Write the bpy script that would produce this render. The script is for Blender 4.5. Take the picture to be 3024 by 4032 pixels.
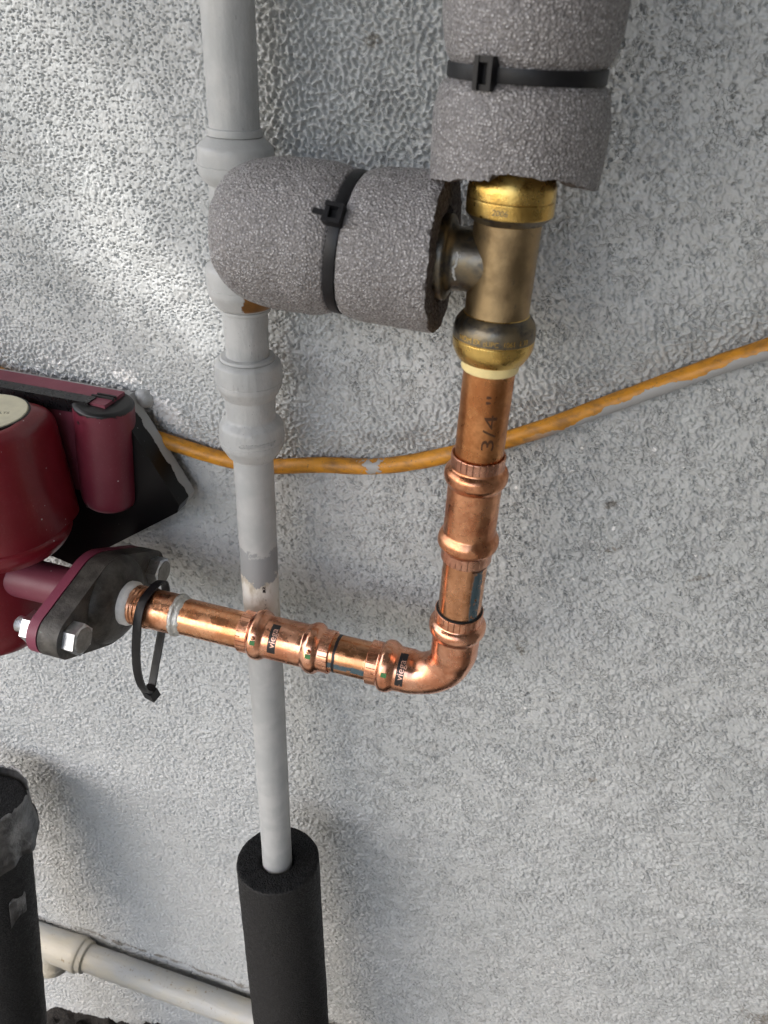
import bpy, bmesh, math, random
import numpy as np
from mathutils import Vector, Matrix, noise as mnoise

random.seed(7)
PI = math.pi
SC = bpy.context.scene
for o in list(bpy.data.objects):
    bpy.data.objects.remove(o)

# ------------------------------------------------------------------ camera, sky, sun, exposure
ZC = 1.30                                   # camera height; everything below is measured from the lens
cam_d = bpy.data.cameras.new('camera')
cam_d.sensor_fit = 'HORIZONTAL'; cam_d.sensor_width = 36.0; cam_d.lens = 36.07
cam_d.clip_start = 0.01; cam_d.clip_end = 400
cam_d.dof.use_dof = True; cam_d.dof.focus_distance = 0.50; cam_d.dof.aperture_fstop = 26
cam = bpy.data.objects.new('camera', cam_d)
SC.collection.objects.link(cam)
R3 = Matrix(((0.95794252, -0.18974976, 0.21526998),
             (0.2837555, 0.51455684, -0.80914404),
             (0.04276625, 0.83619752, 0.54675841)))
cam.matrix_world = Matrix.Translation((0, 0, ZC)) @ R3.to_4x4()
SC.camera = cam

LDIR = Vector((0.90, 1.0, -1.30)).normalized()       # the way sunlight travels
sun_el = math.asin(-LDIR.z)
sun_az = math.atan2(-LDIR.x, -LDIR.y)                # compass-like angle of the sun, from +Y towards +X
world = bpy.data.worlds.new('World'); SC.world = world; world.use_nodes = True
wn = world.node_tree
sky = wn.nodes.new('ShaderNodeTexSky'); sky.sky_type = 'NISHITA'; sky.sun_disc = False
sky.sun_elevation = sun_el; sky.sun_rotation = sun_az
sky.air_density = 1.0; sky.dust_density = 3.0; sky.ozone_density = 1.0
bg = wn.nodes['Background']; bg.inputs['Strength'].default_value = 0.15
wn.links.new(sky.outputs['Color'], bg.inputs['Color'])
sun_d = bpy.data.lights.new('sun', 'SUN'); sun_d.energy = 3.0; sun_d.angle = math.radians(1.5)
sun_d.color = (1.0, 0.965, 0.92)
sun = bpy.data.objects.new('sun', sun_d); SC.collection.objects.link(sun)
sun.rotation_euler = LDIR.to_track_quat('-Z', 'Y').to_euler()
sun.location = (-1, -2, 4)
SC.view_settings.view_transform = 'Standard'; SC.view_settings.look = 'None'
SC.view_settings.gamma = 1.0; SC.view_settings.use_curve_mapping = False
SC.view_settings.exposure = 1.46
SC.cycles.max_bounces = 8
SC.cycles.use_denoising = True

# ------------------------------------------------------------------ helpers: objects
LOC = {}
def link(o): SC.collection.objects.link(o)
def tag(o, label=None, cat=None, group=None, kind=None):
    if label: o['label'] = label
    if cat: o['category'] = cat
    if group: o['group'] = group
    if kind: o['kind'] = kind
    return o
def thing(name, base, label, cat, group=None):
    o = bpy.data.objects.new(name, None); o.empty_display_size = 0.02; link(o)
    o.matrix_world = Matrix.Translation(Vector(base) + Vector((0, 0, ZC)))
    LOC[o.name] = o.matrix_world.copy()
    return tag(o, label, cat, group)
def frame(origin, axis='Z'):
    """local frame: lathe axis (local z) along a world axis; origin measured from the lens"""
    T = Matrix.Translation(Vector(origin) + Vector((0, 0, ZC)))
    if axis == 'Z': return T
    if axis == 'X': return T @ Matrix(((0, 0, 1), (0, 1, 0), (-1, 0, 0))).to_4x4()
    d = Vector(axis).normalized()
    return T @ d.to_track_quat('Z', 'Y').to_matrix().to_4x4()
def add(name, me, mats, parent=None, mw=None, label=None):
    o = bpy.data.objects.new(name, me); link(o)
    if mats is not None:
        for m in (mats if isinstance(mats, (list, tuple)) else [mats]): me.materials.append(m)
    mw = mw if mw is not None else Matrix.Translation((0, 0, ZC))
    if parent is not None:
        o.parent = parent
        o.matrix_parent_inverse = LOC[parent.name].inverted()
    o.matrix_basis = mw
    LOC[o.name] = mw.copy()
    if label: o['label'] = label
    return o
def mesh_from(verts, faces, smooth=True, mi=None, sharp=None):
    me = bpy.data.meshes.new('m'); me.from_pydata([tuple(v) for v in verts], [], faces)
    if mi is not None: me.polygons.foreach_set('material_index', mi)
    me.polygons.foreach_set('use_smooth', [smooth] * len(me.polygons))
    if smooth and sharp is not None: me.set_sharp_from_angle(angle=math.radians(sharp))
    me.update(); return me

def fillet(pts, n=5):
    """polyline [(z, r, fillet_radius[, material])] with rounded corners -> [(z, r, material)]"""
    P = [(Vector((p[0], p[1])), p[2] if len(p) > 2 else 0.0, p[3] if len(p) > 3 else 0) for p in pts]
    out = []
    for i, (p, f, m) in enumerate(P):
        if f <= 0 or i == 0 or i == len(P) - 1:
            out.append((p.x, p.y, m)); continue
        a = P[i - 1][0] - p; b = P[i + 1][0] - p
        t = min(f, a.length * 0.48, b.length * 0.48)
        A = p + a.normalized() * t; B = p + b.normalized() * t
        for k in range(n + 1):
            s = k / n
            q = A * (1 - s) ** 2 + p * 2 * s * (1 - s) + B * s * s
            out.append((q.x, q.y, m))
    return out
def lathe(prof, segs=96, disp=None, sharp=38, step=None):
    """prof [(z, r, mat)] around local z. disp(theta, z, r) -> (dr, dz)"""
    if step:
        q = []
        for i in range(len(prof) - 1):
            a, b = prof[i], prof[i + 1]
            n = max(1, int(math.hypot(b[0] - a[0], b[1] - a[1]) / step))
            for k in range(n):
                s = k / n; q.append((a[0] + (b[0] - a[0]) * s, a[1] + (b[1] - a[1]) * s, a[2]))
        q.append(prof[-1]); prof = q
    V = []; F = []; MI = []
    n = len(prof)
    for z, r, m in prof:
        for j in range(segs):
            th = 2 * PI * j / segs
            rr, zz = r, z
            if disp:
                d = disp(th, z, r); rr += d[0]; zz += d[1]
            V.append((rr * math.cos(th), rr * math.sin(th), zz))
    for i in range(n - 1):
        for j in range(segs):
            k = (j + 1) % segs
            F.append((i * segs + j, i * segs + k, (i + 1) * segs + k, (i + 1) * segs + j)); MI.append(prof[i][2])
    up = prof[-1][0] >= prof[0][0]
    if not up: F = [f[::-1] for f in F]
    return mesh_from(V, F, True, MI, sharp)
def catmull(P, n=10):
    P = [Vector(p) for p in P]; Q = [P[0] * 2 - P[1]] + P + [P[-1] * 2 - P[-2]]
    out = []
    for i in range(1, len(Q) - 2):
        p0, p1, p2, p3 = Q[i - 1:i + 3]
        for k in range(n):
            t = k / n
            out.append(0.5 * ((2 * p1) + (p2 - p0) * t + (2 * p0 - 5 * p1 + 4 * p2 - p3) * t * t + (3 * p1 - p0 - 3 * p2 + p3) * t ** 3))
    out.append(P[-1]); return out
def sweep(path, rad, segs=32, caps=True, disp=None, sharp=40):
    P = [Vector(p) for p in path]; n = len(P); V = []; F = []
    T = [(P[min(i + 1, n - 1)] - P[max(i - 1, 0)]).normalized() for i in range(n)]
    u = T[0].orthogonal().normalized()
    for i in range(n):
        u = (u - T[i] * u.dot(T[i])).normalized(); w = T[i].cross(u)
        r0 = rad(i / (n - 1)) if callable(rad) else rad
        for j in range(segs):
            a = 2 * PI * j / segs
            d = u * math.cos(a) + w * math.sin(a); r = r0
            if disp: r += disp(P[i] + d * r)
            V.append(P[i] + d * r)
    for i in range(n - 1):
        for j in range(segs):
            k = (j + 1) % segs
            F.append((i * segs + j, i * segs + k, (i + 1) * segs + k, (i + 1) * segs + j))
    if caps:
        F.append(tuple(range(segs))[::-1]); F.append(tuple((n - 1) * segs + j for j in range(segs)))
    return mesh_from(V, F, True, None, sharp)
def ribbon(path, widths, w, t, closed=False):
    """flat strap: widths = width direction (vector or list)"""
    P = [Vector(p) for p in path]; n = len(P); V = []; F = []
    for i in range(n):
        a = P[(i - 1) % n] if closed else P[max(i - 1, 0)]
        b = P[(i + 1) % n] if closed else P[min(i + 1, n - 1)]
        T = (b - a).normalized()
        W = Vector(widths[i] if isinstance(widths, list) else widths)
        W = (W - T * W.dot(T)).normalized(); N = T.cross(W)
        for sw, sn in ((-.5, -.5), (-.36, -.62), (.36, -.62), (.5, -.5), (.5, .5), (.36, .62), (-.36, .62), (-.5, .5)):
            V.append(P[i] + W * (w * sw) + N * (t * sn))
    m = n if closed else n - 1
    for i in range(m):
        k = (i + 1) % n
        for j in range(8):
            l = (j + 1) % 8
            F.append((i * 8 + j, i * 8 + l, k * 8 + l, k * 8 + j))
    if not closed:
        F.append(tuple(range(8))[::-1]); F.append(tuple((n - 1) * 8 + j for j in range(8)))
    me = mesh_from(V, F, True, None, 35)
    bm = bmesh.new(); bm.from_mesh(me); bmesh.ops.recalc_face_normals(bm, faces=bm.faces); bm.to_mesh(me); bm.free()
    me.set_sharp_from_angle(angle=math.radians(35)); return me
def bevel_mesh(bm, w, seg=2, angle=25):
    es = [e for e in bm.edges if len(e.link_faces) == 2 and e.calc_face_angle(0) > math.radians(angle)]
    bmesh.ops.bevel(bm, geom=es, offset=w, segments=seg, profile=0.5, affect='EDGES', clamp_overlap=True)
def finish(bm, sharp=40):
    bmesh.ops.recalc_face_normals(bm, faces=bm.faces)
    me = bpy.data.meshes.new('m'); bm.to_mesh(me); bm.free()
    me.polygons.foreach_set('use_smooth', [True] * len(me.polygons))
    me.set_sharp_from_angle(angle=math.radians(sharp)); return me
def box_bm(lo, hi, bm=None, mat=None):
    bm = bm or bmesh.new()
    c = [(x, y, z) for x in (lo[0], hi[0]) for y in (lo[1], hi[1]) for z in (lo[2], hi[2])]
    v = [bm.verts.new(Vector(p) if mat is None else mat @ Vector(p)) for p in c]
    for f in ((0, 1, 3, 2), (4, 6, 7, 5), (0, 4, 5, 1), (2, 3, 7, 6), (0, 2, 6, 4), (1, 5, 7, 3)):
        bm.faces.new([v[i] for i in f])
    return bm
def prism_bm(poly, axis, a, b):
    """polygon extruded along 'x' (poly=(y,z)) or 'y' (poly=(x,z)) or 'z' (poly=(x,y))"""
    bm = bmesh.new()
    def P(p, t): return {'x': (t, p[0], p[1]), 'y': (p[0], t, p[1]), 'z': (p[0], p[1], t)}[axis]
    A = [bm.verts.new(P(p, a)) for p in poly]; B = [bm.verts.new(P(p, b)) for p in poly]
    bm.faces.new(A); bm.faces.new(B[::-1])
    n = len(poly)
    for i in range(n):
        j = (i + 1) % n; bm.faces.new((A[j], A[i], B[i], B[j]))
    return bm
def hull2d(pts):
    pts = sorted(set((round(p[0], 6), round(p[1], 6)) for p in pts))
    def half(pp):
        h = []
        for p in pp:
            while len(h) > 1 and (h[-1][0] - h[-2][0]) * (p[1] - h[-2][1]) - (h[-1][1] - h[-2][1]) * (p[0] - h[-2][0]) <= 0: h.pop()
            h.append(p)
        return h
    a = half(pts); b = half(pts[::-1]); return a[:-1] + b[:-1]
def text_mesh(s, size, ext):
    cu = bpy.data.curves.new('t', 'FONT'); cu.body = s; cu.size = size; cu.extrude = ext
    cu.resolution_u = 4; cu.align_x = 'CENTER'; cu.align_y = 'CENTER'
    o = bpy.data.objects.new('t', cu); link(o)
    dg = bpy.context.evaluated_depsgraph_get()
    me = bpy.data.meshes.new_from_object(o.evaluated_get(dg))
    bpy.data.objects.remove(o); bpy.data.curves.remove(cu)
    bm = bmesh.new(); bm.from_mesh(me)
    bmesh.ops.triangulate(bm, faces=bm.faces)
    for q in range(3):
        bmesh.ops.subdivide_edges(bm, edges=[e for e in bm.edges if e.calc_length() > size * .16], cuts=1)
        bmesh.ops.triangulate(bm, faces=bm.faces)
    bm.to_mesh(me); bm.free()
    return me
def wrap_text(s, size, R, zc, th0, mode, ext=0.00012, sx=1.0):
    me = text_mesh(s, size, ext)
    for v in me.vertices:
        x, y, t = v.co; x *= sx
        if mode == 'around': th = th0 + x / R; z = zc + y
        elif mode == 'along': th = th0 - y / R; z = zc + x
        else: th = th0 - x / R; z = zc - y
        r = R + t
        v.co = (r * math.cos(th), r * math.sin(th), z)
    return me
def patch(R, z0, z1, t0, t1, nz=2, nt=16, thick=0.00012):
    """thin curved sticker, slightly proud of a cylinder"""
    V = []; F = []
    for lay in (0, 1):
        for i in range(nz + 1):
            for j in range(nt + 1):
                th = t0 + (t1 - t0) * j / nt; r = R + thick * lay
                V.append((r * math.cos(th), r * math.sin(th), z0 + (z1 - z0) * i / nz))
    N = (nz + 1) * (nt + 1)
    for lay in (0, 1):
        for i in range(nz):
            for j in range(nt):
                a = lay * N + i * (nt + 1) + j; f = (a, a + 1, a + nt + 2, a + nt + 1)
                F.append(f if lay else f[::-1])
    return mesh_from(V, F, True, None, 60)

# ------------------------------------------------------------------ helpers: materials
class Mat:
    def __init__(s, name):
        s.m = bpy.data.materials.new(name); s.m.use_nodes = True
        s.t = s.m.node_tree; s.b = s.t.nodes['Principled BSDF']
        s.tc = s.t.nodes.new('ShaderNodeTexCoord'); s.o = s.tc.outputs['Object']
    def n(s, typ, ins=None, **props):
        nd = s.t.nodes.new(typ)
        for k, v in props.items(): setattr(nd, k, v)
        for k, v in (ins or {}).items(): s.put(nd.inputs[k], v)
        return nd
    def put(s, sock, v):
        if isinstance(v, bpy.types.NodeSocket): s.t.links.new(v, sock)
        elif hasattr(sock, 'default_value'):
            if sock.type == 'RGBA' and len(v) == 3: v = (*v, 1)
            sock.default_value = v
    def set(s, **kw):
        for k, v in kw.items(): s.put(s.b.inputs[k.replace('_', ' ')], v)
        return s
    def map(s, scale=(1, 1, 1), vec=None, rot=(0, 0, 0)):
        return s.n('ShaderNodeMapping', {'Vector': vec or s.o, 'Scale': scale, 'Rotation': rot}).outputs[0]
    def noise(s, scale, detail=3, rough=.55, vec=None, dist=0.0):
        return s.n('ShaderNodeTexNoise', {'Vector': vec or s.o, 'Scale': scale, 'Detail': detail, 'Roughness': rough, 'Distortion': dist}).outputs[0]
    def voro(s, scale, feature='F1', vec=None, out=0, rnd=1.0):
        return s.n('ShaderNodeTexVoronoi', {'Vector': vec or s.o, 'Scale': scale, 'Randomness': rnd}, feature=feature).outputs[out]
    def mth(s, op, a, b=None, c=None):
        nd = s.n('ShaderNodeMath', operation=op); s.put(nd.inputs[0], a)
        if b is not None: s.put(nd.inputs[1], b)
        if c is not None: s.put(nd.inputs[2], c)
        return nd.outputs[0]
    def ramp(s, fac, a, b, lo=0.0, hi=1.0, smooth=True):
        nd = s.n('ShaderNodeMapRange', {'Value': fac, 'From Min': a, 'From Max': b, 'To Min': lo, 'To Max': hi})
        nd.interpolation_type = 'SMOOTHSTEP' if smooth else 'LINEAR'
        return nd.outputs[0]
    def mix(s, fac, a, b):
        nd = s.n('ShaderNodeMix', data_type='RGBA')
        s.put(nd.inputs[0], fac); s.put(nd.inputs[6], a); s.put(nd.inputs[7], b); return nd.outputs[2]
    def fmix(s, fac, a, b):
        nd = s.n('ShaderNodeMix', data_type='FLOAT')
        s.put(nd.inputs[0], fac); s.put(nd.inputs[2], a); s.put(nd.inputs[3], b); return nd.outputs[0]
    def bump(s, h, dist, strength=1.0, normal=None):
        ins = {'Height': h, 'Distance': dist, 'Strength': strength}
        if normal is not None: ins['Normal'] = normal
        return s.n('ShaderNodeBump', ins).outputs[0]
    def sep(s, vec=None):
        return s.n('ShaderNodeSeparateXYZ', {0: vec or s.o}).outputs
    def attr(s, name):
        return s.n('ShaderNodeAttribute', attribute_name=name).outputs['Fac']
    def angle(s):
        x, y, z = s.sep(); return s.mth('ARCTAN2', y, x)
    def band(s, v, a, b, soft):
        return s.mth('MULTIPLY', s.ramp(v, a - soft, a + soft), s.ramp(v, b - soft, b + soft, 1, 0))

def m_copper(name, c1, c2, r1, r2, streak=True, score=False, extra=None):
    M = Mat(name)
    big = M.noise(70, 4, .6)
    sm = M.noise(420, 4, .65)
    f = M.ramp(M.mth('ADD', M.mth('MULTIPLY', big, .65), M.mth('MULTIPLY', sm, .35)), .38, .62)
    col = M.mix(f, c1, c2)
    dark = M.ramp(M.noise(150, 5, .7, dist=.6), .60, .78)
    col = M.mix(M.mth('MULTIPLY', dark, .55), col, (c1[0] * .42, c1[1] * .36, c1[2] * .34))
    rough = M.fmix(M.ramp(M.noise(110, 4, .6), .35, .65), r1, r2)
    st = M.noise(300, 3, .6, vec=M.map((1, 1, .06)))
    h = M.mth('ADD', M.mth('MULTIPLY', sm, .5), M.mth('MULTIPLY', st, .6 if streak else .1))
    nrm = M.bump(h, .00012, .55)
    if score:
        a = M.mth('FRACT', M.mth('MULTIPLY', M.angle(), 26 / (2 * PI)))
        ln = M.band(a, .44, .56, .03)
        vis = M.ramp(M.noise(160, 2), .36, .46)
        ln = M.mth('MULTIPLY', ln, vis)
        nrm = M.bump(M.mth('MULTIPLY', ln, -1), .0005, 1.0, nrm)
        col = M.mix(M.mth('MULTIPLY', ln, .55), col, (c1[0] * .3, c1[1] * .22, c1[2] * .2))
    metal = 1.0
    if extra: col, rough, metal = extra(M, col, rough)
    M.set(Base_Color=col, Metallic=metal, Roughness=rough, Normal=nrm)
    return M.m
def ex_lower(stripe_lo, stripe_hi, blk=None, rings=()):
    """blue-green dye stripe along the pipe, marker rings, bright scratches"""
    def f(M, col, rough):
        a = M.angle(); x, y, z = M.sep()
        jit = M.mth('MULTIPLY', M.mth('SUBTRACT', M.noise(260, 3), .5), .22)
        st = M.band(M.mth('ADD', a, jit), stripe_lo, stripe_hi, .05)
        st = M.mth('MULTIPLY', st, M.ramp(M.noise(330, 3), .30, .44))
        col = M.mix(M.mth('MULTIPLY', st, .9), col, (.012, .10, .14))
        metal = M.fmix(st, 1.0, .25)
        sc = M.noise(60, 2, .5, vec=M.map((3.2, 3.2, 30)))
        sc = M.mth('MULTIPLY', M.ramp(sc, .66, .70), M.ramp(M.noise(90, 2), .48, .56))
        col = M.mix(sc, col, (1.0, .66, .48))
        for z0, z1 in rings:
            rg = M.band(M.mth('ADD', z, M.mth('MULTIPLY', M.mth('SUBTRACT', M.noise(200, 2), .5), .0012)), z0, z1, .00015)
            col = M.mix(rg, col, (.006, .006, .008)); metal = M.mth('MULTIPLY', metal, M.mth('SUBTRACT', 1.0, rg))
            rough = M.fmix(rg, rough, .35)
        return col, rough, metal
    return f

PINK1, PINK2 = (.70, .30, .17), (.92, .50, .33)
GOLD1, GOLD2 = (.56, .265, .13), (.80, .42, .235)
COP_FIT = m_copper('press_fitting_copper', PINK1, PINK2, .16, .34)
COP_SCORE = m_copper('press_sleeve_copper', PINK1, PINK2, .18, .34, score=True)
COP_FIT_D = m_copper('darker_fitting_copper', (.55, .22, .11), (.84, .42, .23), .22, .40)
COP_SCORE_D = m_copper('darker_sleeve_copper', (.55, .27, .18), (.80, .44, .30), .24, .42, score=True)
COP_TUBE = m_copper('brown_copper_tube', (.50, .20, .075), (.74, .35, .145), .26, .40)
COP_RISER_LOW = m_copper('scratched_copper_tube', GOLD1, GOLD2, .16, .32, extra=ex_lower(-.98, -.45))
COP_SHORT = m_copper('dyed_copper_tube', GOLD1, GOLD2, .16, .32, extra=ex_lower(-1.80, -1.42, rings=((.0225, .0242), (.0022, .0040))))
COP_ADAPT = m_copper('heat_stained_copper', (.50, .20, .09), (.82, .44, .27), .2, .42)
COP_HOT = m_copper('straw_coloured_copper', (.66, .28, .13), (.86, .46, .26), .18, .34)

def m_brass(name, c1, c2, r1, r2, tarn=.3, tcol=(.09, .075, .055)):
    M = Mat(name)
    f = M.ramp(M.noise(90, 4, .6), .35, .65)
    col = M.mix(f, c1, c2)
    t = M.ramp(M.noise(140, 5, .68, dist=.5), .64 - tarn * .3, .80 - tarn * .3)
    col = M.mix(M.mth('MULTIPLY', t, .8), col, tcol)
    rough = M.fmix(t, M.fmix(f, r1, r2), .55)
    nrm = M.bump(M.noise(900, 4, .65), .0002, .5)
    M.set(Base_Color=col, Metallic=1.0, Roughness=rough, Normal=nrm)
    return M.m
BRASS = m_brass('bright_brass', (.62, .40, .11), (.82, .57, .18), .18, .34, .25)
BRASS_OLD = m_brass('tarnished_brass', (.31, .225, .125), (.47, .345, .19), .34, .50, .22, (.16, .145, .12))
BRASS_GREY = m_brass('grey_brass', (.15, .14, .12), (.30, .24, .15), .32, .5, .5, (.08, .085, .09))

def m_paintpipe():
    M = Mat('grey_pipe_paint'); x, y, z = M.sep()
    base = M.mix(M.ramp(M.noise(60, 4), .35, .65), (.395, .405, .40), (.465, .47, .46))
    spk = M.ramp(M.noise(900, 2, .5), .70, .74)
    spk = M.mth('MULTIPLY', spk, M.ramp(M.noise(60, 2), .5, .6))
    base = M.mix(M.mth('MULTIPLY', spk, .8), base, (.14, .145, .15))
    scr = M.noise(70, 2, .5, vec=M.map((12, 12, 2.4), rot=(.5, .2, 0)))
    base = M.mix(M.mth('MULTIPLY', M.ramp(scr, .69, .74), .5), base, (.19, .195, .2))
    drip = M.noise(120, 3, .5, vec=M.map((1, 1, .22)))
    nrm = M.bump(M.mth('ADD', M.mth('MULTIPLY', drip, .9), M.mth('MULTIPLY', M.noise(500, 3), .22)), .0016, .6)
    M.set(Base_Color=base, Roughness=M.fmix(M.noise(200, 2), .33, .5), Normal=nrm)
    return M.m
PAINT = m_paintpipe()
def m_paintlow():
    """the lower pipe: dark fresh grey, then bare cream plastic with print, then grey again"""
    M = Mat('patchy_pipe_paint'); z = M.attr('drop'); a = M.attr('turn')
    base = M.mix(M.ramp(M.noise(60, 4), .35, .65), (.395, .405, .40), (.465, .47, .46))
    rag = M.mth('MULTIPLY', M.mth('SUBTRACT', M.noise(190, 5, .68), .5), .020)
    zz = M.mth('ADD', z, rag)
    side = M.mth('MULTIPLY', M.mth('COSINE', M.mth('SUBTRACT', a, -1.0)), .006)
    zz = M.mth('SUBTRACT', zz, M.mth('ADD', side, 0))
    dk = M.band(zz, .268, .2885, .0012)
    base = M.mix(M.mth('MULTIPLY', dk, .85), base, (.27, .28, .285))
    bare = M.band(zz, .2885, .336, .0007)
    stain_dark = M.noise(120, 4, .6, vec=M.map((1, 1, .5)))
    cream = M.mix(M.ramp(stain_dark, .45, .72), (.74, .715, .65), (.42, .36, .26))
    base = M.mix(bare, base, cream)
    pr = M.mth('MULTIPLY', M.band(a, -1.02, -.86, .02), M.ramp(M.noise(420, 2, .5), .53, .56))
    pr = M.mth('MULTIPLY', pr, M.band(z, .294, .332, .001))
    base = M.mix(pr, base, (.02, .02, .022))
    nrm = M.bump(M.mth('ADD', M.noise(150, 3, .5, vec=M.map((1, 1, .3))), M.mth('MULTIPLY', dk, .7)), .0005, .5)
    M.set(Base_Color=base, Roughness=.40, Normal=nrm)
    return M.m
PAINTLOW = m_paintlow()
def m_teelow():
    M = Mat('chipped_pipe_paint'); x, y, z = M.sep()
    base = M.mix(M.ramp(M.noise(60, 4), .35, .65), (.395, .405, .40), (.465, .47, .46))
    a = M.angle()
    e = M.mth('ADD', a, M.mth('MULTIPLY', M.mth('SUBTRACT', M.noise(300, 4, .65), .5), .5))
    ch = M.mth('MULTIPLY', M.band(e, -1.15, .6, .02), M.band(z, -.1270, -.1185, .0006))
    base = M.mix(ch, base, M.mix(M.noise(220, 3), (.10, .045, .012), (.34, .17, .05)))
    M.set(Base_Color=base, Metallic=M.mth('MULTIPLY', ch, .6), Roughness=.38,
          Normal=M.bump(M.mth('ADD', M.noise(700, 3), M.mth('MULTIPLY', ch, -2)), .0003, .5))
    return M.m
TEEPAINT = m_teelow()

def m_foam(name, lo, hi, cell, rough, glint=.5, bd=.0007, dots=0.0):
    M = Mat(name)
    v = M.voro(cell, 'F1'); c = M.voro(cell, 'F1', out=1)
    cs = M.n('ShaderNodeSeparateColor', {0: c}).outputs
    v2 = M.voro(cell * 2.1, 'F1')
    mott = M.noise(cell * .28, 4, .6)
    f = M.mth('ADD', M.mth('MULTIPLY', M.ramp(v, .1, .75, 1, 0), .45), M.mth('MULTIPLY', cs[0], .30))
    col = M.mix(M.mth('MULTIPLY', f, M.ramp(mott, .25, .7, .55, 1.0)), lo, hi)
    dot = M.mth('MULTIPLY', M.ramp(v, .22, .40, 1, 0), M.ramp(cs[2], .42, .66))
    col = M.mix(M.mth('MULTIPLY', dot, dots), col, (.70, .68, .69))  # cell sparkle painted into the base colour as pale dots
    h = M.mth('ADD', M.mth('MULTIPLY', v, -1.0), M.mth('MULTIPLY', v2, -.35))
    h = M.mth('ADD', h, M.mth('MULTIPLY', mott, .8))
    M.set(Base_Color=col, Roughness=M.fmix(cs[1], rough, rough + .35), Normal=M.bump(h, bd, 1.0))
    M.b.inputs['Specular IOR Level'].default_value = glint
    return M.m
FOAM = m_foam('grey_cell_foam', (.150, .140, .138), (.45, .432, .428), 1000, .22, .8, .0006, .8)
FOAM_CUT = m_foam('torn_foam_edge', (.070, .056, .050), (.26, .22, .20), 620, .6, .3, .0010)
FOAM_BLK = m_foam('black_rubber_foam', (.006, .006, .0062), (.030, .029, .028), 800, .5, .35, .0004)
FOAM_BLK_CUT = m_foam('black_foam_cut', (.0015, .0015, .002), (.006, .007, .008), 800, .55, .3, .0010)

def simple(name, col, rough, metal=0.0, noise=0.0, bump=0.0, scale=200, spec=.5):
    M = Mat(name)
    if noise:
        M.set(Base_Color=M.mix(M.ramp(M.noise(scale, 4, .6), .3, .7), tuple(c * (1 - noise) for c in col), tuple(min(1, c * (1 + noise)) for c in col)))
    else: M.set(Base_Color=col)
    M.set(Roughness=M.fmix(M.noise(scale * 1.5, 3), rough * .8, rough * 1.2), Metallic=metal)
    if bump: M.set(Normal=M.bump(M.noise(scale * 4, 4, .6), bump, .7))
    M.b.inputs['Specular IOR Level'].default_value = spec
    return M.m
NYLON = simple('black_nylon', (.009, .009, .0105), .42, 0, .2, .00005, 300, .35)
INK = simple('black_print_ink', (.10, .042, .020), .5, .4)
STICK = None
ZINC = simple('zinc_plated_steel', (.72, .74, .76), .30, 1.0, .12, .0002, 300)
ZINC_FACE = simple('dull_bolt_face', (.30, .29, .27), .55, .8, .2, .0002, 300)
RINGY = simple('cream_release_ring', (.88, .72, .34), .38, 0, .06)
WHITE = simple('white_thread_sealant', (.80, .79, .75), .6, 0, .08, .0006, 250)
SOLDER = simple('dull_solder', (.62, .62, .58), .42, .75, .18, .0008, 220)
FOIL = simple('dirty_foil_tape', (.20, .20, .20), .34, .85, .45, .0022, 55)
BEIGE = simple('cream_nameplate', (.60, .57, .42), .5, 0, .07, 0, 120)
RUBB = simple('black_gasket', (.008, .008, .008), .5)
GREEN = simple('green_indicator_paint', (.03, .17, .04), .5)
BLKBOX = simple('black_box_plastic', (.006, .006, .007), .28, 0, .2, .0001, 200)
def m_maroon(name, c1, c2, rough):
    M = Mat(name)
    col = M.mix(M.ramp(M.noise(30, 3), .3, .7), c1, c2)
    sp = M.mth('MULTIPLY', M.ramp(M.voro(260, 'F1'), .10, .14, 1, 0), M.ramp(M.noise(70, 2), .62, .66))
    col = M.mix(M.mth('MULTIPLY', sp, .8), col, (.62, .60, .60))
    dust = M.ramp(M.noise(600, 4, .7), .55, .8)
    col = M.mix(M.mth('MULTIPLY', dust, .10), col, (.5, .42, .44))
    M.set(Base_Color=col, Roughness=M.fmix(M.noise(140, 3), rough * .8, rough * 1.25), Normal=M.bump(M.noise(900, 3), .0001, .6))
    return M.m
MAROON = m_maroon('maroon_pump_enamel', (.150, .005, .011), (.185, .009, .018), .30)
def m_cap():
    m = m_maroon('capacitor_maroon_enamel', (.125, .014, .028), (.155, .022, .038), .40)
    M = Mat.__new__(Mat); M.m = m; M.t = m.node_tree; M.b = M.t.nodes['Principled BSDF']; M.tc = M.t.nodes.new('ShaderNodeTexCoord'); M.o = M.tc.outputs['Object']
    src = M.b.inputs['Base Color'].links[0].from_socket
    e = M.mth('ADD', M.sep()[2], M.mth('MULTIPLY', M.mth('SUBTRACT', M.noise(260, 4, .65), .5), .006))
    M.put(M.b.inputs['Base Color'], M.mix(M.ramp(e, .0012, .0018, 1, 0), src, (.006, .006, .007)))
    return m
MAROON_C = m_cap()
MAROON_P = m_maroon('pale_maroon_enamel', (.155, .030, .050), (.19, .042, .065), .46)  # paler, greyer maroon for the box cover and nozzle
MAROON_F = m_maroon('flange_maroon_enamel', (.215, .040, .075), (.26, .055, .095), .46)
def m_boxpaint():
    """black moulded box, its rear rim smeared with the wall's grey paint"""
    M = Mat('paint_smeared_box'); x, y, z = M.sep()
    e = M.mth('ADD', y, M.mth('MULTIPLY', M.mth('SUBTRACT', M.noise(110, 4, .6), .5), .007))
    g = M.ramp(e, .3680, .3686)
    sp = M.mth('MULTIPLY', M.ramp(M.noise(500, 2), .72, .75), 1.0)
    g = M.mth('MAXIMUM', g, M.mth('MULTIPLY', sp, .4))
    M.set(Base_Color=M.mix(g, (.0025, .0025, .003), (.36, .365, .36)), Roughness=M.fmix(g, .32, .5))
    M.b.inputs['Specular IOR Level'].default_value = .22
    return M.m
BOXPAINT = m_boxpaint()
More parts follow.
